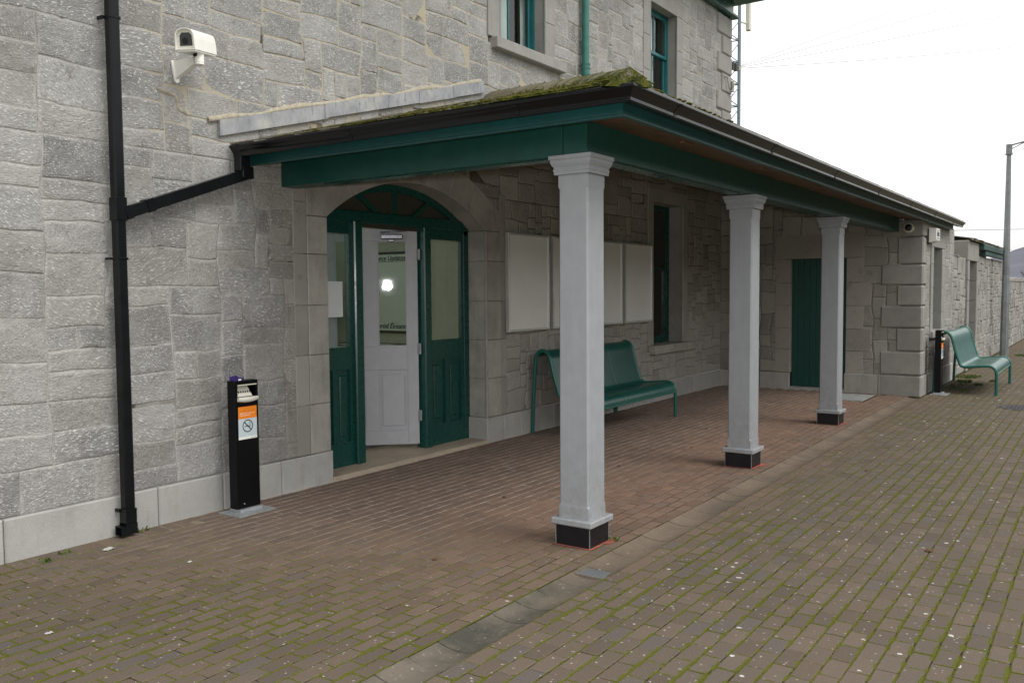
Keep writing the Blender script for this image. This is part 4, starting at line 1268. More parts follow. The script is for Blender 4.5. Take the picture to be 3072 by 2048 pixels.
# ------------------------------------------------------------ entrance canopy
can = thing('entrance_canopy', 'long lean-to porch roof on three grey square columns with green beams and black gutter', 'canopy', (5.35, 3.10, 0))
COLX = [5.35, 5.35 + 3.27, 5.35 + 6.60]
CY = 3.10
for k, cx in enumerate(COLX):
    mb = MB()
    # chamfered shaft between square stops
    w = .121; c = .013
    def ring(ww, cc, z):
        return [(cx - ww + cc, CY - ww, z), (cx + ww - cc, CY - ww, z), (cx + ww, CY - ww + cc, z), (cx + ww, CY + ww - cc, z),
                (cx + ww - cc, CY + ww, z), (cx - ww + cc, CY + ww, z), (cx - ww, CY + ww - cc, z), (cx - ww, CY - ww + cc, z)]
    cx0, cy0 = cx, CY
    rows = [ring(w, .0015, .195), ring(w, .0015, .275), ring(w - .001, c, .292), ring(w - .004, c, 2.50), ring(w - .003, .0015, 2.517), ring(w - .003, .0015, 2.60)]
    mb.grid(rows, closed=True, smooth=False)
    mb.cbox(cx - .164, cx + .164, CY - .164, CY + .164, .150, .196, .007)
    # capital: fillets, ogee and cap
    prof = [(.120, 2.598), (.140, 2.598), (.140, 2.618), (.144, 2.622), (.144, 2.635), (.140, 2.639), (.141, 2.648), (.150, 2.660), (.158, 2.676), (.159, 2.692), (.162, 2.698), (.168, 2.702), (.168, 2.727), (.10, 2.727)]
    mb.grid([[(cx - r_, CY - r_, z), (cx + r_, CY - r_, z), (cx + r_, CY + r_, z), (cx - r_, CY + r_, z)] for r_, z in prof], closed=True, smooth=False)
    col = mb.build('column', M['columngrey'], can)
    mb = MB(); mb.cbox(cx - .137, cx + .137, CY - .137, CY + .137, -.02, .150, .003)
    base = mb.build('column_base', M['baseblack'], col)
    for a in (-1, 1):
        for b in (-1, 1):
            mb = MB(); mb.box(cx + a * .137 - .0025, cx + a * .137 + .0025, CY + b * .137 - .0025, CY + b * .137 + .0025, 0.0, .1495)
            mb.build('base_edge_trim', M['lampsteel'], col)
# beams
mb = MB()
mb.cbox(5.255, 5.445, CY + .10, WY - .0, 2.730, 2.99, .006)
mb.cbox(5.255, FX - .003, CY - .095, CY + .095, 2.732, 2.99, .006)
mb.build('beam', M['green_dull'], can)
mb = MB(); mb.box(5.30, 5.42, CY + .18, WY - .5, 2.722, 2.7295); mb.build('beam_board', M['green'], can)
mb = MB(); mb.box(5.56, 8.3, CY - .06, CY + .06, 2.724, 2.7315)
mb.build('beam_board', M['green'], can)
# open underside of the roof: dark boards following both slopes
mb = MB(); nb_ = 20
def zc(q): return 2.965 + .277 * q
for k in range(nb_):
    q0 = k * (WY - CY - .1) / nb_; q1 = (k + 1) * (WY - CY - .1) / nb_ - .006; y0 = CY + .10
    mb.face([(5.45 + q0, y0 + q0, zc(q0)), (FX - .002, y0 + q0, zc(q0)), (FX - .002, y0 + q1, zc(q1)), (5.45 + q1, y0 + q1, zc(q1))][::-1])
    mb.face([(5.45 + q0, y0 + q0, zc(q0)), (5.45 + q1, y0 + q1, zc(q1)), (5.45 + q1, WY - .001, zc(q1)), (5.45 + q0, WY - .001, zc(q0))][::-1])
mb.build('ceiling', M['ceiling'], can)
# soffit
mb = MB()
XE = 18.42
mb.face([(4.895, 2.545, 2.880), (XE, 2.545, 2.880), (XE, CY - .09, 2.955), (5.26, CY - .09, 2.955)][::-1])
mb.face([(4.895, 2.545, 2.880), (5.26, CY - .09, 2.962), (5.26, WY, 2.962), (4.895, WY, 2.880)][::-1])
mb.build('soffit', M['soffit'], can)
for k in range(5):
    x = 6.1 + k * 1.75
    mb = MB(); mb.cbox(x, x + .16, 2.66, 2.70, 2.885, 2.90, .003)
    mb.build('soffit_vent', M['soffit'], can)
# fascia with rolled lower edge
mb = MB()
def lshape(prof, xa, ya, xe, ye, mb, smooth=False):
    """profile (d,z): d = outward from the fascia line; runs from the wall to the corner to the far end, mitred"""
    rows = []
    rows.append([(xa - d, ye, z) for d, z in prof])
    rows.append([(xa - d, ya - d, z) for d, z in prof])
    rows.append([(xe, ya - d, z) for d, z in prof])
    mb.grid(rows[:2], closed=True, smooth=smooth); mb.grid(rows[1:], closed=True, smooth=smooth)
    mb.face(rows[0]); mb.face(rows[-1][::-1])
lshape([(0, 3.01), (-.022, 3.01), (-.022, 2.868), (.006, 2.868), (.010, 2.873), (.010, 2.880), (0, 2.886)], 4.88, 2.533, 18.15, WY - .004, mb)
fix_normals(mb.build('fascia', M['blue_green'], can))
# ogee gutter
prof = [(.004, 2.995), (.004, 2.965), (.014, 2.954), (.035, 2.946), (.090, 2.938), (.120, 2.928), (.142, 2.920), (.150, 2.922), (.151, 2.932), (.147, 2.937), (.149, 2.948), (.155, 2.960), (.166, 2.972), (.177, 2.982), (.180, 2.992), (.190, 2.994), (.192, 3.002), (.190, 3.018),
        (.183, 3.018), (.178, 3.000), (.168, 2.990), (.150, 2.972), (.125, 2.966), (.100, 2.962), (.040, 2.965), (.018, 2.97), (.016, 2.995)]
mb = MB()
lshape(prof, 4.88, 2.553, XE, WY - .03, mb, True)
gut = fix_normals(mb.build('gutter', M['gutter'], can))
for (x, ysd) in [(5.35, 0), (7.3, 0), (9.3, 0), (11.3, 0), (13.3, 0), (15.3, 0), (17.2, 0)]:
    rows = [[(x, 2.553 - d - .003, z) for d, z in prof[3:17]], [(x + .05, 2.553 - d - .003, z) for d, z in prof[3:17]]]
    mb = MB(); mb.grid(rows, smooth=False); mb.build('gutter_union', M['gutter'], gut)
for y in (3.2, 4.7):
    rows = [[(4.88 - d - .003, y, z) for d, z in prof[3:17]], [(4.88 - d - .003, y + .05, z) for d, z in prof[3:17]]]
    mb = MB(); mb.grid(rows, smooth=False); mb.build('gutter_union', M['gutter'], gut)
# outlet and branch pipe back to the downpipe
mb = MB()
mb.cbox(4.70, 4.80, 5.95, 6.04, 2.80, 2.93, .006)
a = Vector((4.83, 2.80)); b = Vector((3.68, 2.385)); d = (b - a).normalized(); n_ = Vector((-d.y, d.x)) * .042
mb.prism([(a.x + n_.x, a.y + n_.y), (a.x - n_.x, a.y - n_.y), (b.x - n_.x, b.y - n_.y), (b.x + n_.x, b.y + n_.y)], 'y', 5.962, 6.042)
mb.cbox(4.72, 4.835, 5.948, 6.046, 2.745, 2.845, .008)
fix_normals(mb.build('branch_pipe', M['black'], can))
for t0, t1 in ((.80, .845), (.96, 1.0)):
    p0 = a + d * (b - a).length * t0; p1 = a + d * (b - a).length * t1; n2 = n_ * 1.13
    mb = MB(); mb.prism([(p0.x + n2.x, p0.y + n2.y), (p0.x - n2.x, p0.y - n2.y), (p1.x - n2.x, p1.y - n2.y), (p1.x + n2.x, p1.y + n2.y)], 'y', 5.956, 6.048)
    fix_normals(mb.build('pipe_joint', M['black'], can))

# roof tiles on the hipped end, front slope and hip caps
SL = .277
def roof_tiles():
    rnd = random.Random(21); mb = MB()
    x0, y0, z0 = 4.735, 2.415, 3.030
    L = 3.70
    th = math.atan(SL)
    # underlay
    mb.face([(x0 + .02, y0 + .02, z0 - .012), (x0 + .02, WY - .01, z0 - .012), (x0 + L, WY - .01, z0 + SL * L - .018), (x0 + L, y0 + L, z0 + SL * L - .018)][::-1], col=(.2, 0, 0, 1))
    mb.face([(x0 + .02, y0 + .02, z0 - .012), (XE, y0 + .02, z0 - .012), (XE, y0 + L, z0 + SL * L - .018), (x0 + L, y0 + L, z0 + SL * L - .018)], col=(.2, 0, 0, 1))
    ex = .20; tw = .255
    def tile(P, u, v, nrm, moss, left=False):
        """P corner, u along eave, v up slope"""
        lift0 = .016 + rnd.uniform(0, .003); lift1 = .004; tk = .010
        w = tw - .005; ln = ex + .05
        a = P + nrm * lift0; b_ = P + u * w + nrm * (lift0 + rnd.uniform(-.002, .003)); c_ = P + u * w + v * ln + nrm * lift1; d_ = P + v * ln + nrm * lift1
        for q in (a, b_, c_, d_):
            if left: q.y = max(q.y, y0 + (q.x - x0))
            else: q.x = max(q.x, x0 + (q.y - y0))
        if (a - b_).length + (c_ - d_).length < .03: return
        col = (rnd.uniform(0, 1), moss, 0, 1)
        mb.face([a, b_, c_, d_], col=col)
        dn = nrm * tk
        mb.face([a - dn, b_ - dn, b_, a], col=col); mb.face([b_ - dn, c_ - dn, c_, b_], col=col); mb.face([d_ - dn, a - dn, a, d_], col=col)
    # left slope: u = -Y... eave along Y, up slope = +X
    v = Vector((math.cos(th), 0, math.sin(th))); u = Vector((0, -1, 0)); nrm = Vector((-math.sin(th), 0, math.cos(th)))
    r_ = 0; s = -.01
    while s * math.cos(th) < L - .1:
        xx = x0 + s * math.cos(th)
        yh = y0 + (xx - x0)
        y = WY - .005 + (tw / 2 if r_ % 2 else 0)
        while y - tw > yh - .16:
            near = max(0, 1 - (xx - x0) / 1.2)
            moss = (1.0 if y < 5.0 else .2 if y < 5.5 else -.8) * (.55 + .6 * near)
            if y <= WY + .01: tile(Vector((xx, y, z0 + s * math.sin(th))), u, v, nrm, moss, True)
            y -= tw
        s += ex; r_ += 1
    # front slope
    v = Vector((0, math.cos(th), math.sin(th))); u = Vector((1, 0, 0)); nrm = Vector((0, -math.sin(th), math.cos(th)))
    r_ = 0; s = -.01
    while s * math.cos(th) < L - .05:
        yy = y0 + s * math.cos(th); xh = x0 + (yy - y0)
        x = xh - .02 + (tw / 2 if r_ % 2 else 0)
        while x + tw < XE + .1:
            tile(Vector((x, yy, z0 + s * math.sin(th))), u, v, nrm, rnd.uniform(-.8, -.1)); x += tw
        s += ex; r_ += 1
    mb.build('roof', M['tile'], can)
    # hip caps
    mb = MB(); n = 9
    dirv = Vector((1, 1, SL)).normalized(); side = Vector((1, -1, 0)).normalized(); upv = side.cross(dirv) * -1
    if upv.z < 0: upv = -upv
    P0 = Vector((x0 + .0, y0 + .0, z0 + .004)); tot = (L - .06) * math.sqrt(2 + SL * SL)
    st = tot / n
    for k in range(n):
        a = P0 + dirv * (k * st - .01); b_ = P0 + dirv * ((k + 1) * st + .03)
        h0 = .080 + rnd.uniform(-.002, .003); h1 = .074; wd = .150
        def prof_(c, h, w): return [c + side * (-w) - upv * (w * .20), c + side * (-w * .5) + upv * (h * .5), c + upv * h, c + side * (w * .5) + upv * (h * .5), c + side * w - upv * (w * .20)]
        A = prof_(a, h0, wd); B = prof_(b_, h1, wd * .93); t_ = (rnd.uniform(.0, .35), (1.3, .8, .45, .2, 0, -.3, -.5, -.8, -.8)[k], 0, 1)
        for q in range(4): mb.face([A[q], A[q + 1], B[q + 1], B[q]], col=t_)
        mb.face(A[::-1], col=t_)
        # mortar nib at the overlap
        mb.lathe([(0, .014), (.008, .011), (.012, .0), (.012, -.02)], tuple(a + dirv * .02 + upv * (h0 - .004)), seg=6)
    mb.build('hip_cap', M['tile'], can)
    # moss cushions along the eave, in the laps and on the hip
    mb = MB()
    def blob(p, r, fl=.6):
        import itertools
        seg = 7; rows = []
        ox = rnd.uniform(0, 50)
        for i, ph in enumerate((0.05, .45, .9, 1.3, 1.57)):
            row = []
            for j in range(seg):
                th_ = 2 * PI * j / seg
                rr = r * (1 + .45 * noise.noise(Vector((ox + math.cos(th_) * 1.3, math.sin(th_) * 1.3, ph * 2))))
                row.append((p.x + rr * math.sin(ph) * math.cos(th_), p.y + rr * math.sin(ph) * math.sin(th_), p.z + rr * fl * math.cos(ph) - r * .15))
            rows.append(row)
        mb.grid(rows, closed=True, smooth=True)
    for k in range(420):
        y = rnd.uniform(2.45, 5.35); f = noise.noise(Vector((y * 2.1, 4, 1)))
        if f < -.02 and y > 2.9: continue
        s_ = abs(rnd.gauss(0, .05)) + .0
        blob(Vector((x0 - .005 + s_, y, z0 + .018 + s_ * SL)), rnd.uniform(.007, .021) * (1.2 if y < 4.2 else .8))
    for k in range(300):
        xx = rnd.uniform(0, 1.4); q = rnd.uniform(xx, xx + 1.6)
        if noise.noise(Vector((xx * 2.5, q * 2.0, 7))) < .10: continue
        xr = round(xx / ex) * ex + rnd.gauss(0, .02)
        blob(Vector((x0 + xr, min(y0 + max(q, xr), 5.2), z0 + .022 + xr * SL)), rnd.uniform(.008, .022), .45)
    for k in range(260):
        t_ = rnd.random() ** 1.5 * tot * .62; sd_ = rnd.choice((-1, -1, -1, 1)) * rnd.uniform(.085, .17)
        if noise.noise(Vector((t_ * 2.0, 3, 9))) < -.25: continue
        p = P0 + dirv * t_ + side * sd_ + upv * (.062 - abs(sd_) * .5)
        blob(p, rnd.uniform(.006, .018))
    for k in range(140):   # moss resting inside the gutter edge at the corner
        t_ = rnd.uniform(0, 1.6); blob(Vector((x0 + abs(rnd.gauss(0, .02)) + t_, y0 - .01 + rnd.uniform(-.02, .02), z0 + .012)), rnd.uniform(.006, .018))
    for k in range(150):   # thick moss on the hip's foot
        q_ = rnd.random() ** 1.4 * .42; sd_ = rnd.uniform(-.16, .16)
        if noise.noise(Vector((q_ * 9, sd_ * 14, 2))) < -.12: continue
        blob(P0 + dirv * (q_ - .01) + side * sd_ + upv * (.082 * (1 - abs(sd_) / .17) - .012), rnd.uniform(.008, .020), .5)
    mo = mb.build('moss', M['moss'], can)
    mo['kind'] = 'stuff'
roof_tiles()

# ------------------------------------------------------------ red marks painted round the column bases
for k, cx in enumerate(COLX):
    rnd = random.Random(90 + k); mb = MB(); o1 = []; o2 = []
    n = 40
    for q in range(n):
        a = 2 * PI * q / n
        sq = 1 / max(abs(math.cos(a)), abs(math.sin(a)))
        o1.append((cx + math.cos(a) * sq * .12, CY + math.sin(a) * sq * .12, .004))
        rr = .150 + .020 * (noise.noise(Vector((math.cos(a) * 1.5, math.sin(a) * 1.5, k * 3.1))) + .3) + (.03 if math.cos(a + .6) > .75 else 0) + rnd.uniform(-.003, .003)
        o2.append((cx + math.cos(a) * sq * rr, CY + math.sin(a) * sq * rr, .004))
    mb.grid([o1, o2], closed=True, smooth=False)
    o = mb.build('red_paint_mark', M['red_mark'], origin=(cx, CY, .004))
    tag(o, ['faded red paint smear on the bricks round the nearest column base', 'faded red paint smear on the bricks round the middle column base', 'faded red paint smear on the bricks round the farthest column base'][k], 'paint mark', 'red paint marks round the columns')

# ------------------------------------------------------------ notice boards
def board():
    t = thing('notice_board', '', 'notice board', (8.67, WY - .03, 1.296), 'empty notice boards on the wall')
    x0, x1, z0, z1 = 8.67, 9.60, 1.296, 2.502; f = .028
    mb = MB()
    mb.cbox(x0, x0 + f, WY - .075, WY - .022, z0, z1, .004); mb.cbox(x1 - f, x1, WY - .075, WY - .022, z0, z1, .004)
    mb.cbox(x0 + f, x1 - f, WY - .075, WY - .022, z0, z0 + f, .004); mb.cbox(x0 + f, x1 - f, WY - .075, WY - .022, z1 - f, z1, .004)
    mb.build('frame', M['alu'], t)
    mb = MB(); mb.box(x0 + f, x1 - f, WY - .060, WY - .03, z0 + f, z1 - f); mb.build('panel', M['board'], t)
    mb = MB(); mb.box(x0 + .01, x0 + .06, WY - .03, WY - .005, z0 + .2, z1 - .2); mb.box(x1 - .06, x1 - .01, WY - .03, WY - .005, z0 + .2, z1 - .2); mb.build('wall_batten', M['alu'], t)
    return t
B0 = board()
B0['label'] = 'blank cream notice board in metal frame, nearest the arched doorway'
labs = ['blank cream notice board second from the arched doorway, mostly behind the nearest column', 'blank cream notice board third from the arched doorway, just right of the nearest column', 'blank cream notice board beside the window under the canopy']
for k in range(1, 4):
    dup(B0, (8.67 + 1.0173 * k, WY - .03, 1.296), labs[k - 1])

# ------------------------------------------------------------ benches
def smooth_path(pts, n=6):
    out = []
    P = [Vector(p) for p in pts]
    for i in range(len(P) - 1):
        p0 = P[max(i - 1, 0)]; p1 = P[i]; p2 = P[i + 1]; p3 = P[min(i + 2, len(P) - 1)]
        for k in range(n):
            t = k / n
            out.append(.5 * ((2 * p1) + (-p0 + p2) * t + (2 * p0 - 5 * p1 + 4 * p2 - p3) * t * t + (-p0 + 3 * p1 - 3 * p2 + p3) * t ** 3))
    out.append(P[-1]); return out
def perf_mat():
    m_, t, b = newmat('perforated_green_steel', .30, .5); g = G(t)
    uv = g.n('ShaderNodeUVMap', uv_map='UVMap').outputs[0]
    fr = g.n('ShaderNodeVectorMath', operation='FRACTION'); g.l(g.map(uv, (62, 62, 1)), fr.inputs[0])
    sb = g.n('ShaderNodeVectorMath', operation='SUBTRACT'); g.l(fr.outputs[0], sb.inputs[0]); sb.inputs[1].default_value = (.5, .5, 0)
    ln = g.n('ShaderNodeVectorMath', operation='LENGTH'); g.l(sb.outputs[0], ln.inputs[0])
    p = worldpos(g)
    c = g.mix(g.ramp(g.noise(p, 4, 4), .35, .65), (.010, .095, .078), (.016, .125, .098))
    c = g.mix(g.ramp(ln.outputs['Value'], .36, .28, 0, .9), c, (.003, .02, .018))
    g.l(c, b.inputs['Base Color'])
    return m_
M['perf'] = perf_mat()
PR = [(6.055, 0), (6.045, .30), (6.025, .63), (6.008, .90), (5.985, .985), (5.945, 1.033), (5.90, 1.047), (5.852, 1.035), (5.810, .995), (5.78, .93), (5.735, .75), (5.665, .53),
      (5.64, .485), (5.59, .462), (5.50, .466), (5.30, .486), (5.225, .488), (5.165, .470), (5.125, .425), (5.110, .35), (5.108, .2), (5.108, 0)]
def bench():
    t = thing('bench', '', 'bench', (9.2, 5.6, 0), 'green tubular steel benches')
    path = smooth_path([(0, a, b) for a, b in PR], 4)
    for x in (9.2, 11.45):
        mb = MB(); mb.tube([(x, p.y, p.z) for p in path], .0235, 12); mb.build('side_frame', M['bench_green'], t)
        for (y, z0, z1) in ((6.056, 0, .012), (5.108, 0, .012)):
            mb = MB(); mb.tube([(x, y, z0), (x, y, z1)], .032, 12); mb.build('foot', M['bench_green'], t)
    # seat and backrest sheets follow the tube
    def sheet(i0, i1, name):
        pts = path[i0:i1]; mb = MB(); s = 0; n = 3
        xs = [9.215 + (11.435 - 9.215) * k / n for k in range(n + 1)]
        for k in range(len(pts) - 1):
            a, b = pts[k], pts[k + 1]; ds = (b - a).length
            for q in range(n):
                for off in (0.004, -.004):
                    d = (b - a).normalized(); nn = Vector((0, -d.z, d.y)) * off
                    f = [(xs[q], a.y + nn.y, a.z + nn.z), (xs[q + 1], a.y + nn.y, a.z + nn.z), (xs[q + 1], b.y + nn.y, b.z + nn.z), (xs[q], b.y + nn.y, b.z + nn.z)]
                    uv = [(xs[q], s), (xs[q + 1], s), (xs[q + 1], s + ds), (xs[q], s + ds)]
                    mb.face(f, 0, uv)
            s += ds
        o = mb.build(name, M['perf'], t)
        import bmesh
        bm = bmesh.new(); bm.from_mesh(o.data); bmesh.ops.remove_doubles(bm, verts=bm.verts, dist=.0005)
        for f in bm.faces: f.smooth = True
        bm.to_mesh(o.data); bm.free()
        return o
    mid = 12 * 4
    sheet(4 * 4, mid + 1, 'backrest'); sheet(mid, 19 * 4 + 1, 'seat')
    for (i) in (4 * 4, 19 * 4):
        p = path[i]; mb = MB(); mb.tube([(9.2, p.y, p.z), (11.45, p.y, p.z)], .011, 8); mb.build('edge_rod', M['bench_green'], t)
    for f in (.333, .667):
        x = 9.2 + 2.25 * f; mb = MB()
        mb.tube([(x, p.y + .0, p.z - .008) for p in path[44:19 * 4]], .006, 6); mb.build('under_strap', M['bench_green'], t)
    for f in (.333, .667):
        x = 9.2 + 2.25 * f
        pts = path[18:19 * 4]
        rows = [[(x - .006, a.y - .006, a.z + .004), (x + .006, a.y - .006, a.z + .004)] for a in pts]
        mb = MB(); mb.grid(rows); mb.build('seat_strip', M['strip'], t)
    return t
M['strip'] = paint('worn_green_glint_strip', (0.07, 0.24, 0.20), .3, .5, .2, 0)  # strip over a sheet join; sky glint painted in as paler green
BN = bench()
BN['label'] = 'green perforated steel bench under the canopy below the notice boards'
dup(BN, (16.42, 2.09, 0), 'green steel bench out in the open beyond the wing corner at the right')

# ------------------------------------------------------------ cigarette bins
def cig_bin():
    t = thing('cigarette_bin', '', 'cigarette bin', (4.6, 5.87, 0), 'slim black cigarette bins')
    x0, x1, y0, y1 = 4.489, 4.722, 5.83, 5.925
    mb = MB(); mb.cbox(4.42, 4.79, 5.715, 5.985, .0, .012, .002); mb.cbox(4.50, 4.72, 5.80, 5.94, .012, .038, .003); mb.build('base_plate', M['steel'], t)
    sx0, sx1, sz0, sz1 = 4.518, 4.704, .945, 1.050
    mb = MB(); c = .003
    mb.cbox(x0, x1, y0, y1, .038, sz0, c); mb.cbox(x0, x1, y0, y1, sz1, 1.085, c)
    mb.box(x0 + .001, sx0, y0 + .001, y1 - .001, sz0, sz1); mb.box(sx1, x1 - .001, y0 + .001, y1 - .001, sz0, sz1); mb.box(sx0, sx1, y1 - .012, y1 - .002, sz0, sz1)
    body = mb.build('body', M['binblack'], t)
    mb = MB()    # stubber plate with holes, sloping back
    mb.face([(sx0 + .002, y0 + .012, .955), (sx1 - .03, y0 + .012, .955), (sx1 - .045, y0 + .06, 1.035), (sx0 + .002, y0 + .06, 1.035)])
    mb.box(sx0, sx1, y0 - .006, y0 + .004, 1.046, 1.054)
    mb.build('ash_plate', M['cream'], t)
    for k in range(7):
        x = sx0 + .010 + k * .0225; mb = MB(); yy, zz = y0 + .032, .990
        dd = Vector((0, .048, .08)).normalized(); nn = Vector((0, -.08, .048)).normalized()
        pts = [Vector((x, yy, zz)) + nn * .002 + Vector((math.cos(a * PI / 4), 0, 0)) * .0075 + dd * math.sin(a * PI / 4) * .011 for a in range(8)]
        mb.face(pts); mb.build('hole', M['dark'], t)
    mb = MB(); n = 14; rows = []
    for k in range(n + 1):
        f = k / n; x = sx0 - .004 + (sx1 - sx0 + .008) * f; dp = .022 + .012 * (1 - (2 * f - 1) ** 2); b_ = .905 + .012 * (2 * f - 1) ** 2
        rows.append([(x, y0 - .001, b_), (x, y0 - dp, b_ + .008), (x, y0 - dp - .002, .950), (x, y0 - dp + .004, .952), (x, y0 + .006, .950)])
    mb.grid(rows, smooth=True); mb.face(rows[0]); mb.face(rows[-1][::-1]); fix_normals(mb.build('ash_tray_lip', M['cream'], t))
    # sticker
    Y = y0 - .0012
    mb = MB(); mb.box(4.518, 4.702, Y, y0 + .0005, .774, .872); st = mb.build('orange_sticker', M['orange'], t)
    mb = MB(); mb.box(4.518, 4.702, Y, y0 + .0005, .628, .7735); st2 = mb.build('no_smoking_sticker', M['stickerblue'], t)
    mb = MB(); mb.box(4.518, 4.702, Y, y0 + .0005, .605, .6275); mb.build('sticker_footer', M['stickerwhite'], t)
    def dashes(z, h, xa, xb, mat, par, words, nm):
        mb = MB(); rnd = random.Random(int(z * 1000)); x = xa
        while x < xb:
            w = rnd.uniform(.002, .0035)
            zz = z + rnd.choice((0, 0, .001)); hh = h * rnd.choice((.6, .6, 1))
            mb.box(x, x + w, Y - .0006, Y + .0002, zz, zz + hh); x += w + rnd.choice((.0012, .0012, .0012, .005))
        mb.build(nm, mat, par)
    dashes(.835, .006, 4.53, 4.685, M['orange_dark'], st, 5, 'sticker_line'); dashes(.814, .007, 4.53, 4.68, M['stickerwhite'], st, 4, 'sticker_line'); dashes(.798, .007, 4.53, 4.635, M['stickerwhite'], st, 3, 'sticker_line')
    dashes(.612, .004, 4.64, 4.69, M['ink'], st2, 1, 'sticker_line')
    mb = MB(); rows = []; cx, cz = 4.609, .712
    for k in range(33):
        a = 2 * PI * k / 32; rows.append([(cx + .052 * math.cos(a), Y - .0008, cz + .052 * math.sin(a)), (cx + .044 * math.cos(a), Y - .0008, cz + .044 * math.sin(a))])
    mb.grid(rows, smooth=False)
    d = Vector((1, 0, -1)).normalized() * .047; n_ = Vector((1, 0, 1)).normalized() * .0045; c0 = Vector((cx, Y - .0009, cz))
    mb.face([c0 - d - n_, c0 + d - n_, c0 + d + n_, c0 - d + n_])
    mb.box(cx - .030, cx + .024, Y - .0007, Y, cz - .006, cz + .001)
    mb.box(cx + .026, cx + .031, Y - .0007, Y, cz - .006, cz + .001)
    mb.tube([(cx + .018, Y - .0004, cz + .006), (cx + .012, Y - .0004, cz + .016), (cx + .020, Y - .0004, cz + .024), (cx + .014, Y - .0004, cz + .032)], .0012, 5)
    mb.tube([(cx + .026, Y - .0004, cz + .006), (cx + .022, Y - .0004, cz + .018), (cx + .028, Y - .0004, cz + .027)], .0012, 5)
    mb.build('no_smoking_symbol', M['ink'], st2)
    mb = MB(); mb.lathe([(0, -.002), (.005, -.002), (.006, 0)], (4.56, y0, .075), axis='y', seg=12); mb.build('lock', M['steel'], t)
    return t
CB = cig_bin()
CB['label'] = 'slim black cigarette bin with orange sticker standing against the wall left of the doorway'
dup(CB, (16.2, 2.43, 0), 'slim black cigarette bin beside the far bench at the wing corner')
t = thing('cigarette_packet', 'crushed purple packet lying on top of the near cigarette bin', 'packet', (4.545, 5.87, 1.085))
mb = MB(); mb.prism([(4.497, 1.0855), (4.588, 1.0855), (4.592, 1.1), (4.586, 1.108), (4.545, 1.104), (4.50, 1.106), (4.495, 1.096)], 'y', 5.842, 5.90); fix_normals(mb.build('packet_body', M['purple'], t))
mb = MB(); mb.box(4.538, 4.565, 5.8405, 5.842, 1.088, 1.101); mb.build('packet_label', M['stickerwhite'], t)
mb = MB(); mb.face([(4.50, 5.90, 1.106), (4.586, 5.90, 1.108), (4.580, 5.915, 1.124), (4.51, 5.92, 1.118)]); mb.face([(4.50, 5.902, 1.104), (4.51, 5.922, 1.116), (4.580, 5.917, 1.122), (4.586, 5.902, 1.106)]); mb.build('packet_flap', M['purple'], t)

# ------------------------------------------------------------ wall camera near the left downpipe
t = thing('security_camera', 'white box security camera on a wall bracket above the canopy end', 'security camera', (4.22, WY - .02, 3.52))
mb = MB()
mb.prism([(4.175, 3.605), (4.262, 3.605), (4.262, 3.59), (4.238, 3.45), (4.22, 3.435), (4.200, 3.45), (4.175, 3.59)], 'y', WY - .028, WY - .014)
mb.grid([[(4.19, WY - .028, 3.60), (4.25, WY - .028, 3.60), (4.235, WY - .028, 3.47), (4.205, WY - .028, 3.47)],
         [(4.19, WY - .16, 3.60), (4.25, WY - .16, 3.60), (4.24, WY - .16, 3.51), (4.20, WY - .16, 3.51)],
         [(4.19, 5.83, 3.595), (4.25, 5.83, 3.595), (4.245, 5.83, 3.545), (4.195, 5.83, 3.545)]], closed=True, smooth=False)
fix_normals(mb.build('bracket', M['white'], t))
mb = MB(); mb.tube([(4.22, 5.80, 3.535), (4.22, 5.80, 3.548)], .036, 16); mb.tube([(4.22, 5.80, 3.55), (4.22, 5.80, 3.645)], .036, 16); mb.build('swivel_post', M['white'], t)
mb = MB(); mb.lathe([(.0, -.0412), (.020, -.0412), (.022, -.030)], (4.220, 5.80, 3.608), axis='x', seg=14); mb.build('swivel_opening', M['dark'], t)
hb = bpy.data.objects.new('camera_housing', None); C.objects.link(hb); hb.parent = t
hb.location = Vector((4.208, 5.825, 3.705)) - t.location
ax = Vector((-.86, -.45, -.14)).normalized(); sdv = Vector((0, 0, 1)).cross(ax).normalized(); uu = ax.cross(sdv)
if uu.z < 0: uu = -uu; sdv = -sdv
hb.scale = (.98, .98, .98)
hb.rotation_euler = Matrix((ax, uu.cross(ax), uu)).transposed().to_euler()
Lh, wh, hh = .20, .080, .150
def hprof(w, z0, z1):
    P = [(-w, z0), (w, z0), (w * .96, z0 + (z1 - z0) * .52)]
    for k in range(6): a = k / 5 * PI; P.append((w * .90 * math.cos(a), z0 + (z1 - z0) * (.74 + .26 * math.sin(a))))
    P.append((-w * .96, z0 + (z1 - z0) * .52)); return P
mb = MB(); A = hprof(wh, -.075, .085)
rows = [[(x, a, b) for a, b in A] for x in (-.19, .175)]
mb.grid(rows, closed=True, smooth=False); mb.face([(-.19, a, b) for a, b in A][::-1])
Bp = hprof(wh - .006, -.069, .079)
mb.grid([[(.175, a, b) for a, b in A], [(.175, a, b) for a, b in Bp], [(.150, a, b) for a, b in Bp]], closed=True, smooth=False)
mb.box(-.185, .160, -.072, .072, -.088, -.0755)
h_ = mb.build('housing_shell', M['white']); h_.parent = hb; fix_normals(h_)
mb = MB()
fr_o = [(-.073, -.068), (.073, -.068), (.070, .045), (-.070, .045)]; fr_i = [(-.052, -.045), (.052, -.045), (.050, .045), (-.050, .045)]
mb.prism(Bp, 'x', .148, .152); h_ = mb.build('front_frame', M['cream']); h_.parent = hb; fix_normals(h_)
mb = MB(); mb.prism([(-.050, -.045), (.050, -.045), (.048, .030), (.030, .052), (-.030, .052), (-.048, .030)], 'x', .1525, .1545); h_ = mb.build('front_glass', paint('dark_camera_glass', (.012, .016, .016), .06, .6, .02, 0)); h_.parent = hb
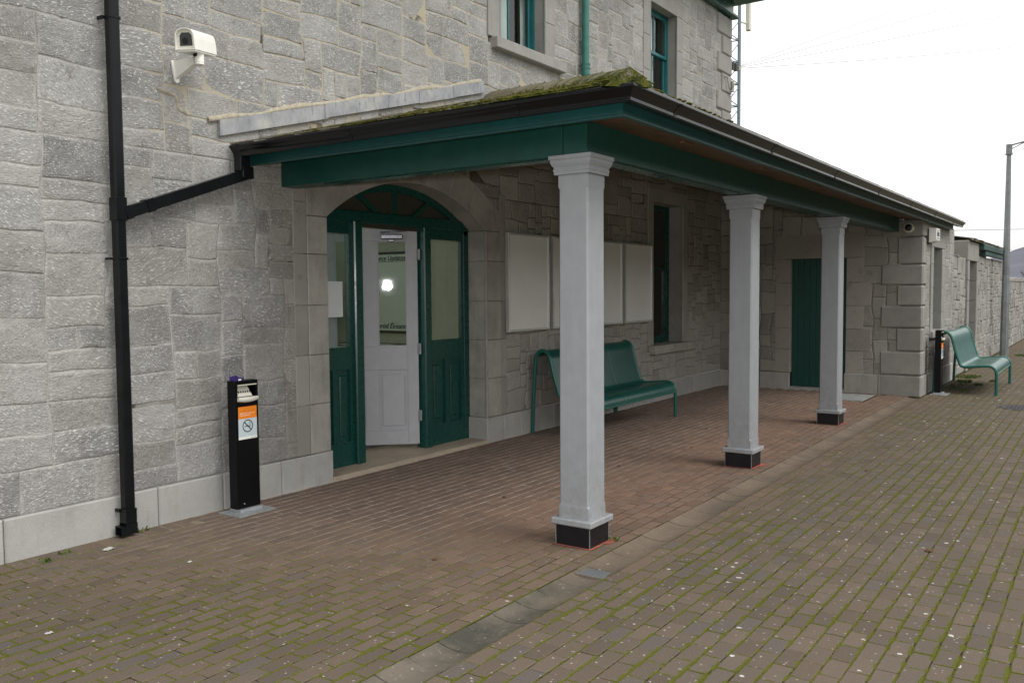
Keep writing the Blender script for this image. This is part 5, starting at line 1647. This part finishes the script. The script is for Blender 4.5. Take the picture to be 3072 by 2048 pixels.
mb = MB(); mb.lathe([(.0, .1562), (.022, .1562), (.026, .1548)], (0, -.005, -.01), axis='x', seg=16); h_ = mb.build('lens', M['dark']); h_.parent = hb

# dome camera on the wing corner
t = thing('dome_camera', 'small white dome security camera on the wing corner stone under the gutter', 'security camera', (FX - .035, 2.85, 2.79))
mb = MB(); mb.lathe([(.085, .0), (.085, -.03), (.075, -.045), (.058, -.052)], (FX - .036, 2.85, 2.79), axis='x', seg=24); mb.build('dome_base', M['cream'], t)
mb = MB(); mb.lathe([(.057, -.050), (.052, -.075), (.036, -.095), (.015, -.105), (0, -.106)], (FX - .036, 2.85, 2.79), axis='x', seg=20); mb.build('dome', paint('smoked_dome', (.015, .016, .018), .06, .6, .02, 0), t)
# box on the wing front
t = thing('alarm_box', 'white wall box with printed label on the wing beside the corner stones', 'wall box', (16.2, 2.6, 2.66))
mb = MB(); mb.prism([(2.60, 2.555), (2.505, 2.575), (2.49, 2.60), (2.49, 2.79), (2.60, 2.80)], 'x', 16.02, 16.40); fix_normals(mb.build('box_body', M['white'], t))
mb = MB(); mb.box(16.05, 16.36, 2.488, 2.4898, 2.61, 2.775); mb.build('label_plate', M['stickerwhite'], t)
mb = MB()
for a in range(4): mb.box(16.09 + a * .062, 16.13 + a * .062, 2.486, 2.4878, 2.655, 2.735)
mb.box(16.08, 16.34, 2.486, 2.4878, 2.755, 2.763); mb.box(16.08, 16.34, 2.486, 2.4878, 2.622, 2.634); mb.build('label_print', M['ink'], t)
mb = MB(); mb.tube([(15.93, 2.63, 2.82), (15.935, 2.625, 2.56), (15.98, 2.615, 2.53), (16.15, 2.60, 2.545)], .008, 6); mb.build('cable', M['dark'], t)

# ------------------------------------------------------------ litter, leaves, weeds
def crumple(p, r, mat, name, lab, cat, seed, group=None):
    rnd = random.Random(seed); mb = MB(); n = 5
    H = [[Vector((p[0] + (a / n - .5) * 2 * r + rnd.uniform(-.2, .2) * r, p[1] + (b / n - .5) * 1.5 * r + rnd.uniform(-.2, .2) * r, p[2] + .004 + rnd.uniform(0, .45) * r * (1 if 0 < a < n and 0 < b < n else .3))) for b in range(n + 1)] for a in range(n + 1)]
    mb.grid(H, smooth=False)
    mb.grid([[q - Vector((0, 0, .001)) for q in r_] for r_ in H][::-1], smooth=False)
    o = mb.build(name, mat, origin=p); tag(o, lab, cat, group); return o
crumple((3.36, 5.80, 0), .034, M['litter'], 'crumpled_paper', 'crumpled white paper on the paving by the foot of the black downpipe', 'litter', 1, 'paper litter on the paving')
crumple((3.50, 5.06, 0), .016, M['litter'], 'crumpled_paper', 'small torn white paper on the mossy bricks left of the doorway', 'litter', 2, 'paper litter on the paving')
crumple((2.33, 4.62, 0), .017, M['litter'], 'crumpled_paper', 'scrap of white paper on the mossy bricks in the bottom left corner', 'litter', 3, 'paper litter on the paving')
leafs = [(6.46, 1.01, 'curled dead leaf on the open paving at lower right'), (9.0, 1.98, 'small dead leaf on the paving right of the middle column'), (7.9, 4.15, 'dead leaf on the bricks between the nearest and middle columns'),
         (8.6, 4.75, 'dead leaf on the bricks in front of the bench seat'), (9.3, 3.95, 'dead leaf on the bricks left of the farthest column'), (10.6, 4.3, 'dead leaf on the bricks near the front leg of the bench'),
         (6.15, 4.35, 'brown leaf on the bricks in front of the arched doorway'), (4.45, 3.72, 'tiny brown leaf beside the near column base')]
for k, (x, y, lab) in enumerate(leafs):
    crumple((x, y, 0), .030 if k == 0 else .019, M['brown_leaf'], 'dead_leaf', lab, 'leaf', 20 + k, 'dead leaves on the paving')

def weeds(name, spots, seed, lab=None):
    rnd = random.Random(seed); mb = MB()
    for (x, y, r, n) in spots:
        for k in range(n):
            a = rnd.uniform(0, 2 * PI); d = r * math.sqrt(rnd.random()); px_, py_ = x + d * math.cos(a) * 1.4, y + d * math.sin(a) * .7
            h = rnd.uniform(.008, .035); w = rnd.uniform(.003, .009); b = rnd.uniform(0, 2 * PI); ln = rnd.uniform(.008, .022)
            c_, s_ = math.cos(b), math.sin(b)
            mb.face([(px_ - s_ * w, py_ + c_ * w, 0), (px_ + s_ * w, py_ - c_ * w, 0), (px_ + c_ * ln + s_ * w * .7, py_ + s_ * ln - c_ * w * .7, h), (px_ + c_ * ln * 1.6, py_ + s_ * ln * 1.6, h * .9), (px_ + c_ * ln - s_ * w * .7, py_ + s_ * ln + c_ * w * .7, h)])
    return struct(mb.build(name, M['weed']), 'stuff')
weeds('weeds', [(3.76, 6.03, .045, 14), (3.14, 5.96, .04, 12), (2.97, 5.88, .03, 7)], 5)
weeds('weeds', [(17.3, 2.4, .24, 50), (17.0, 2.15, .16, 26), (17.9, 2.35, .2, 34), (18.6, 2.35, .2, 220), (18.1, 2.05, .1, 90), (19.6, 2.4, .3, 260), (18.9, 1.9, .1, 60), (26.5, 2.0, .25, 160), (5.50, 2.92, .03, 12)], 6)

# ------------------------------------------------------------ beyond the wing: courtyard wall, outbuilding, boundary wall
yd3 = lambda u, v, d: (u, 2.66 - d, v)
def attr_far2(u, v, r_): return (r_.uniform(.25, .95), r_.random(), .35, .4)
sz = lambda u, v, r_: (r_.choice([3, 4, 5, 6]), r_.choice([2, 2, 3, 4]))
cw = thing('courtyard_wall', 'low rubble stone wall section joining the wing to the doorway pier', 'wall', (19.9, 2.66, 0))
mb = MB(); rubble(mb, yd3, 19.06, 20.80, 0, 2.42, lambda u, v: False, sz, attr_far2, seed=51, joint=.014, cell=.09, proud=(.008, .03)); mb.box(19.06, 20.80, 2.67, 2.98, 0, 2.42, 1)
mb.build('rubble_wall', [M['stone_fine'], M['mortar']], cw)
ob = thing('outbuilding', 'low stone outbuilding with slate roof and tall stone doorway beyond the wing', 'outbuilding', (24, 2.66, 0))
mb = MB()
rubble(mb, yd3, 22.45, 27.95, 0, 2.52, lambda u, v: False, sz, attr_far2, seed=53, joint=.014, cell=.09, proud=(.008, .03)); mb.box(22.46, 27.95, 2.67, 3.05, 0, 2.52, 1)
mb.build('rubble_wall', [M['stone_fine'], M['mortar']], ob)
mb = MB()
for k, (a, b) in enumerate(((0, .55), (.55, 1.0), (1.0, 1.5), (1.5, 1.95), (1.95, 2.37))):
    mb.cbox(20.80, 21.06, 2.60, 3.10, a + .003, b - .003, .01, 0, (.8, 0, 0, 1)); mb.cbox(22.24, 22.46, 2.60, 3.10, a + .003, b - .003, .01, 0, (.6, 0, .3, 1))
mb.cbox(20.78, 22.50, 2.60, 3.10, 2.373, 2.80, .012, 0, (.4, 0, .4, 1))
mb.build('doorway_pier', M['quoin'], ob)
mb = MB(); mb.box(21.06, 22.24, 3.02, 3.08, 0, 2.37); mb.build('yard_door', M['plate'], ob)
mb = MB(); mb.box(19.10, 28.0, 4.4, 4.6, 0, 2.95); mb.box(27.8, 28.0, 3.05, 4.4, 0, 2.9); mb.build('back_wall', M['plinth'], ob)
mb = MB(); rnd = random.Random(4)
x = 19.06
while x < 28.3:     # slate verge with broken edge
    w = rnd.uniform(.28, .36); mb.face([(x, 2.50 + rnd.uniform(-.03, .03) if x > 20.7 else 3.3, 2.84 if x > 20.7 else 2.93), (x + w - .006, 2.50 + rnd.uniform(-.03, .03) if x > 20.7 else 3.3, 2.835 if x > 20.7 else 2.93), (x + w - .006, 4.6, 3.20), (x, 4.6, 3.20)], col=(rnd.random(), -.3, 0, 1)); x += w
mb.box(20.7, 28.3, 2.53, 2.56, 2.80, 2.832)
mb.build('roof', M['tile'], ob)
mb = MB(); mb.cbox(22.55, 28.2, 2.50, 2.64, 2.66, 2.79, .01); mb.cbox(23.2, 28.2, 2.54, 2.64, 2.55, 2.655, .01); mb.build('fascia', M['green_dull'], ob)
mb = MB(); mb.tube([(19.15, 4.38, 2.6), (19.6, 3.2, 2.86), (19.9, 2.95, 2.75), (20.1, 2.9, 2.5), (19.9, 2.64, 2.42), (19.2, 2.62, 2.44)], .012, 6); o = mb.build('cable', M['wire'], ob)
bw = thing('boundary_wall', 'long low rubble boundary wall running into the distance past the lamp post', 'wall', (35, 2.6, 0))
mb = MB()
rubble(mb, lambda u, v, d: (u, 2.62 - d, v), 27.96, 56, 0, 1.97, lambda u, v: False, lambda u, v, r_: (r_.choice([2, 3, 4]), r_.choice([1, 2, 2])), attr_far2, seed=55, joint=.016, cell=.13, wob=.03, proud=(.01, .04))
mb.box(27.97, 56, 2.63, 3.05, 0, 2.0, 1, (.5, .3, 0, 1))
x = 27.97; rnd = random.Random(6)
while x < 56:
    w = rnd.uniform(.25, .5); mb.cbox(x, x + w - .01, 2.58, 3.1, 1.96, 2.05 + rnd.uniform(0, .06), .02, 0, (rnd.random(), rnd.random(), .3, 1)); x += w
mb.build('rubble_wall', [M['stone_fine'], M['mortar']], bw)
t = thing('green_cabinet', 'green metal cabinet standing behind the boundary wall by the lamp post', 'cabinet', (31.2, 4.2, 0))
mb = MB(); mb.cbox(30.9, 31.6, 3.9, 4.5, 0, 2.62, .02); mb.build('cabinet_body', M['pipe_green'], t)
mb = MB(); mb.cbox(30.85, 31.65, 3.85, 4.55, 2.62, 2.68, .02); mb.build('cabinet_lid', M['pipe_green'], t)

# lamp post
t = thing('lamp_post', 'tall grey-green tapered steel lamp post at the right edge of the photo', 'lamp post', (25.55, 2.33, 0))
mb = MB()
def oct_(r, z): return [(25.55 + r * math.cos(PI / 8 + k * PI / 4), 2.33 + r * math.sin(PI / 8 + k * PI / 4), z) for k in range(8)]
mb.grid([oct_(.108, 0), oct_(.108, .02), oct_(.100, 1.3), oct_(.070, 1.45) if False else oct_(.096, 1.45), oct_(.055, 5.18)], closed=True, smooth=False)
mb.build('post', M['lampsteel'], t)
mb = MB(); mb.tube([(25.55, 2.33, 5.14), (25.55, 2.33, 5.18)], .085, 14); mb.tube([(25.55, 2.33, 5.18), (25.55, 2.33, 5.40)], .072, 14); mb.build('top_collar', M['lampsteel'], t)
mb = MB(); mb.tube([(25.55, 2.28, 5.38), (25.55, 2.0, 5.44), (25.55, 1.6, 5.50), (25.55, 1.2, 5.52)], .020, 8); mb.tube([(25.55, 2.28, 5.28), (25.55, 1.98, 5.43)], .012, 6); mb.build('arm', M['lampsteel'], t)
mb = MB(); mb.cbox(25.42, 25.68, .62, 1.22, 5.46, 5.58, .03); mb.build('lamp_head', M['plate'], t)
mb = MB(); mb.box(25.65, 25.655, 2.28, 2.38, .9, 1.4); mb.build('access_door', M['lampsteel'], t)

# lattice radio mast behind the building
MX, MY = 24.4, 9.4
t = thing('lattice_mast', 'blue grey lattice radio mast rising behind the upper corner of the building', 'mast', (MX, MY, 0))
legs = [(MX - .30, MY - .15), (MX + .20, MY - .35), (MX + .12, MY + .30)]
for (x, y) in legs:
    mb = MB(); mb.tube([(x, y, 0), (x, y, 15)], .052 if y < MY - .2 else .04, 8); mb.build('leg', M['mastgrey'], t)
mb = MB(); z = .2
while z < 15:
    for a, b in ((0, 1), (1, 2), (2, 0)):
        mb.tube([(legs[a][0], legs[a][1], z), (legs[b][0], legs[b][1], z)], .018, 5)
        mb.tube([(legs[a][0], legs[a][1], z), (legs[b][0], legs[b][1], z + .55)], .014, 5)
    z += .62
mb.build('lattice_bracing', M['mastgrey'], t)
mb = MB(); mb.cbox(MX + .48, MX + .62, MY - .55, MY - .42, 9.2, 10.6, .02); mb.tube([(MX + .2, MY - .35, 9.4), (MX + .55, MY - .48, 9.4)], .025, 6); mb.tube([(MX + .2, MY - .35, 10.3), (MX + .55, MY - .48, 10.3)], .025, 6)
mb.build('antenna', M['cream'], t)
# wire bracket and overhead wires
t = thing('wire_bracket', 'dark insulator bracket on the upper corner of the building where the overhead wires end', 'insulator bracket', (16.2, WY - .05, 5.95))
mb = MB(); mb.tube([(16.10, WY + .05, 5.97), (16.34, WY - .10, 5.99)], .018, 8); mb.tube([(16.18, WY - .03, 5.93), (16.18, WY - .03, 6.07)], .035, 8); mb.tube([(16.26, WY - .06, 5.92), (16.26, WY - .06, 6.05)], .042, 8); mb.build('insulator', M['insul'], t)
mb = MB(); mb.tube([(16.34, WY - .10, 5.955), (16.34, WY - .10, 6.01)], .024, 8); mb.tube([(16.10, WY - .07, 5.50), (16.10, WY - .07, 5.70)], .03, 8); mb.build('ceramic_knob', M['ceramic'], t)
mb = MB(); mb.tube(smooth_path([(15.72, WY - .06, 5.72), (15.80, WY - .07, 5.72), (15.84, WY - .08, 5.60), (15.90, WY - .09, 5.50), (16.0, WY - .09, 5.50), (16.07, WY - .09, 5.58), (16.10, WY - .08, 5.72)], 4), .012, 6)
mb.tube(smooth_path([(15.90, WY - .07, 5.47), (15.98, WY - .08, 5.42), (16.08, WY - .08, 5.46)], 4), .006, 5); mb.build('cable_loop', M['plate'], t)
ends = [(30, 2.2, 9.06, 'lowest'), (30, 2.2, 10.10, 'second lowest'), (30, 2.5, 10.85, 'second highest'), (30, 2.9, 11.45, 'highest')]
for k, (x, y, z, w) in enumerate(ends):
    a = Vector((16.34, WY - .10, 5.98 + k * .015)); b = Vector((x, y, z)); d = b - a
    pts = [a + d * (q / 12) * 2.2 + Vector((0, 0, -.9 * (q / 12) * (1 - q / 12))) for q in range(13)]
    mb = MB(); mb.tube(pts, .0055, 5); o = mb.build('overhead_wire', M['wire'], origin=tuple(a)); tag(o, w + ' of the thin overhead wires fanning out from the building corner', 'wire', 'overhead wires')
mb = MB(); mb.tube([(40, 14, 4.55), (60, 10, 5.35), (90, 2, 6.8), (120, -12, 8.6)], .02, 5); o = mb.build('overhead_wire', M['wire'], origin=(60, 10, 5)); tag(o, 'nearly level wire crossing the sky behind the lamp post', 'wire', 'overhead wires')

# hill and trees far right
mb = MB(); rows = []
for i in range(70):
    x = 380 + i * 9; row = []
    for j in range(60):
        y = -380 + j * 14
        h = 62 * math.exp(-((x - 700) / 190) ** 2) * (.55 + .45 * math.tanh((y_ := (20 - y)) / 60 + .35)) + 7 * noise.noise(Vector((x * .008, y * .008, 2))) + 3.0 * noise.noise(Vector((x * .05, y * .05, 5)))
        if i == 0: h = -2
        row.append((x, y, max(-2, h - 2)))
    rows.append(row)
mb.grid(rows); struct(mb.build('hill', M['hill']))
def tree(x, y, h, seed, lab):
    rnd = random.Random(seed); t = thing('bare_tree', lab, 'tree', (x, y, 0), 'bare winter trees beyond the boundary wall')
    mb = MB(); mb.tube([(x, y, 0), (x + .1, y, h * .25), (x, y + .1, h * .5)], [.22, .17, .11], 7); mb.build('trunk', M['twig'], t)
    mb = MB()
    def br(p, d, ln, r, k):
        q = p + d * ln; mb.tube([p, (p + q) / 2 + Vector((rnd.uniform(-.1, .1), rnd.uniform(-.1, .1), 0)) * ln * .4, q], [r, r * .8, r * .55], 4, cap=False)
        if k == 0: return
        for _ in range(4):
            nd = (d + Vector((rnd.uniform(-.75, .75), rnd.uniform(-.75, .75), rnd.uniform(-.25, .55)))).normalized()
            br(p + d * ln * rnd.uniform(.5, 1), nd, ln * rnd.uniform(.55, .8), r * .55, k - 1)
    for k in range(7):
        a = k * 2 * PI / 7 + rnd.random(); br(Vector((x, y, h * rnd.uniform(.3, .5))), Vector((math.cos(a) * .6, math.sin(a) * .6, .8)).normalized(), h * .22, .07, 3)
    mb.build('crown', M['twig'], t)
tree(78, 4.6, 4.6, 1, 'bare winter tree seen just right of the lamp post above the boundary wall')
tree(90, 3.4, 4.4, 2, 'bare winter tree at the right edge of the photo above the boundary wall')
tree(112, 7.5, 5.0, 3, 'farther bare winter tree half hidden by the lamp post')

def tree_belt():
    rnd = random.Random(3); mb = MB(); rows = []
    for i in range(90):
        x = -50 + i * 1.6; row = []
        h = 6.5 + 3.0 * noise.noise(Vector((x * .12, 0, 3))) + 1.6 * noise.noise(Vector((x * .5, 1, 3)))
        for k in range(12):
            a = PI * k / 11
            rr = 1 + .25 * noise.noise(Vector((x * .6, k * .7, 8)))
            row.append((x + rnd.uniform(-.5, .5), -24 + 3.0 * math.cos(a) * rr, -.05 + h * math.sin(a) * rr))
        rows.append(row)
    mb.grid(rows, smooth=False)
    struct(mb.build('tree_belt', M['woodland']), 'stuff')
M['woodland'] = ground_mat('dark_evergreen_belt', (0.03, 0.045, 0.018), (0.07, 0.085, 0.035), 1.2)
tree_belt()
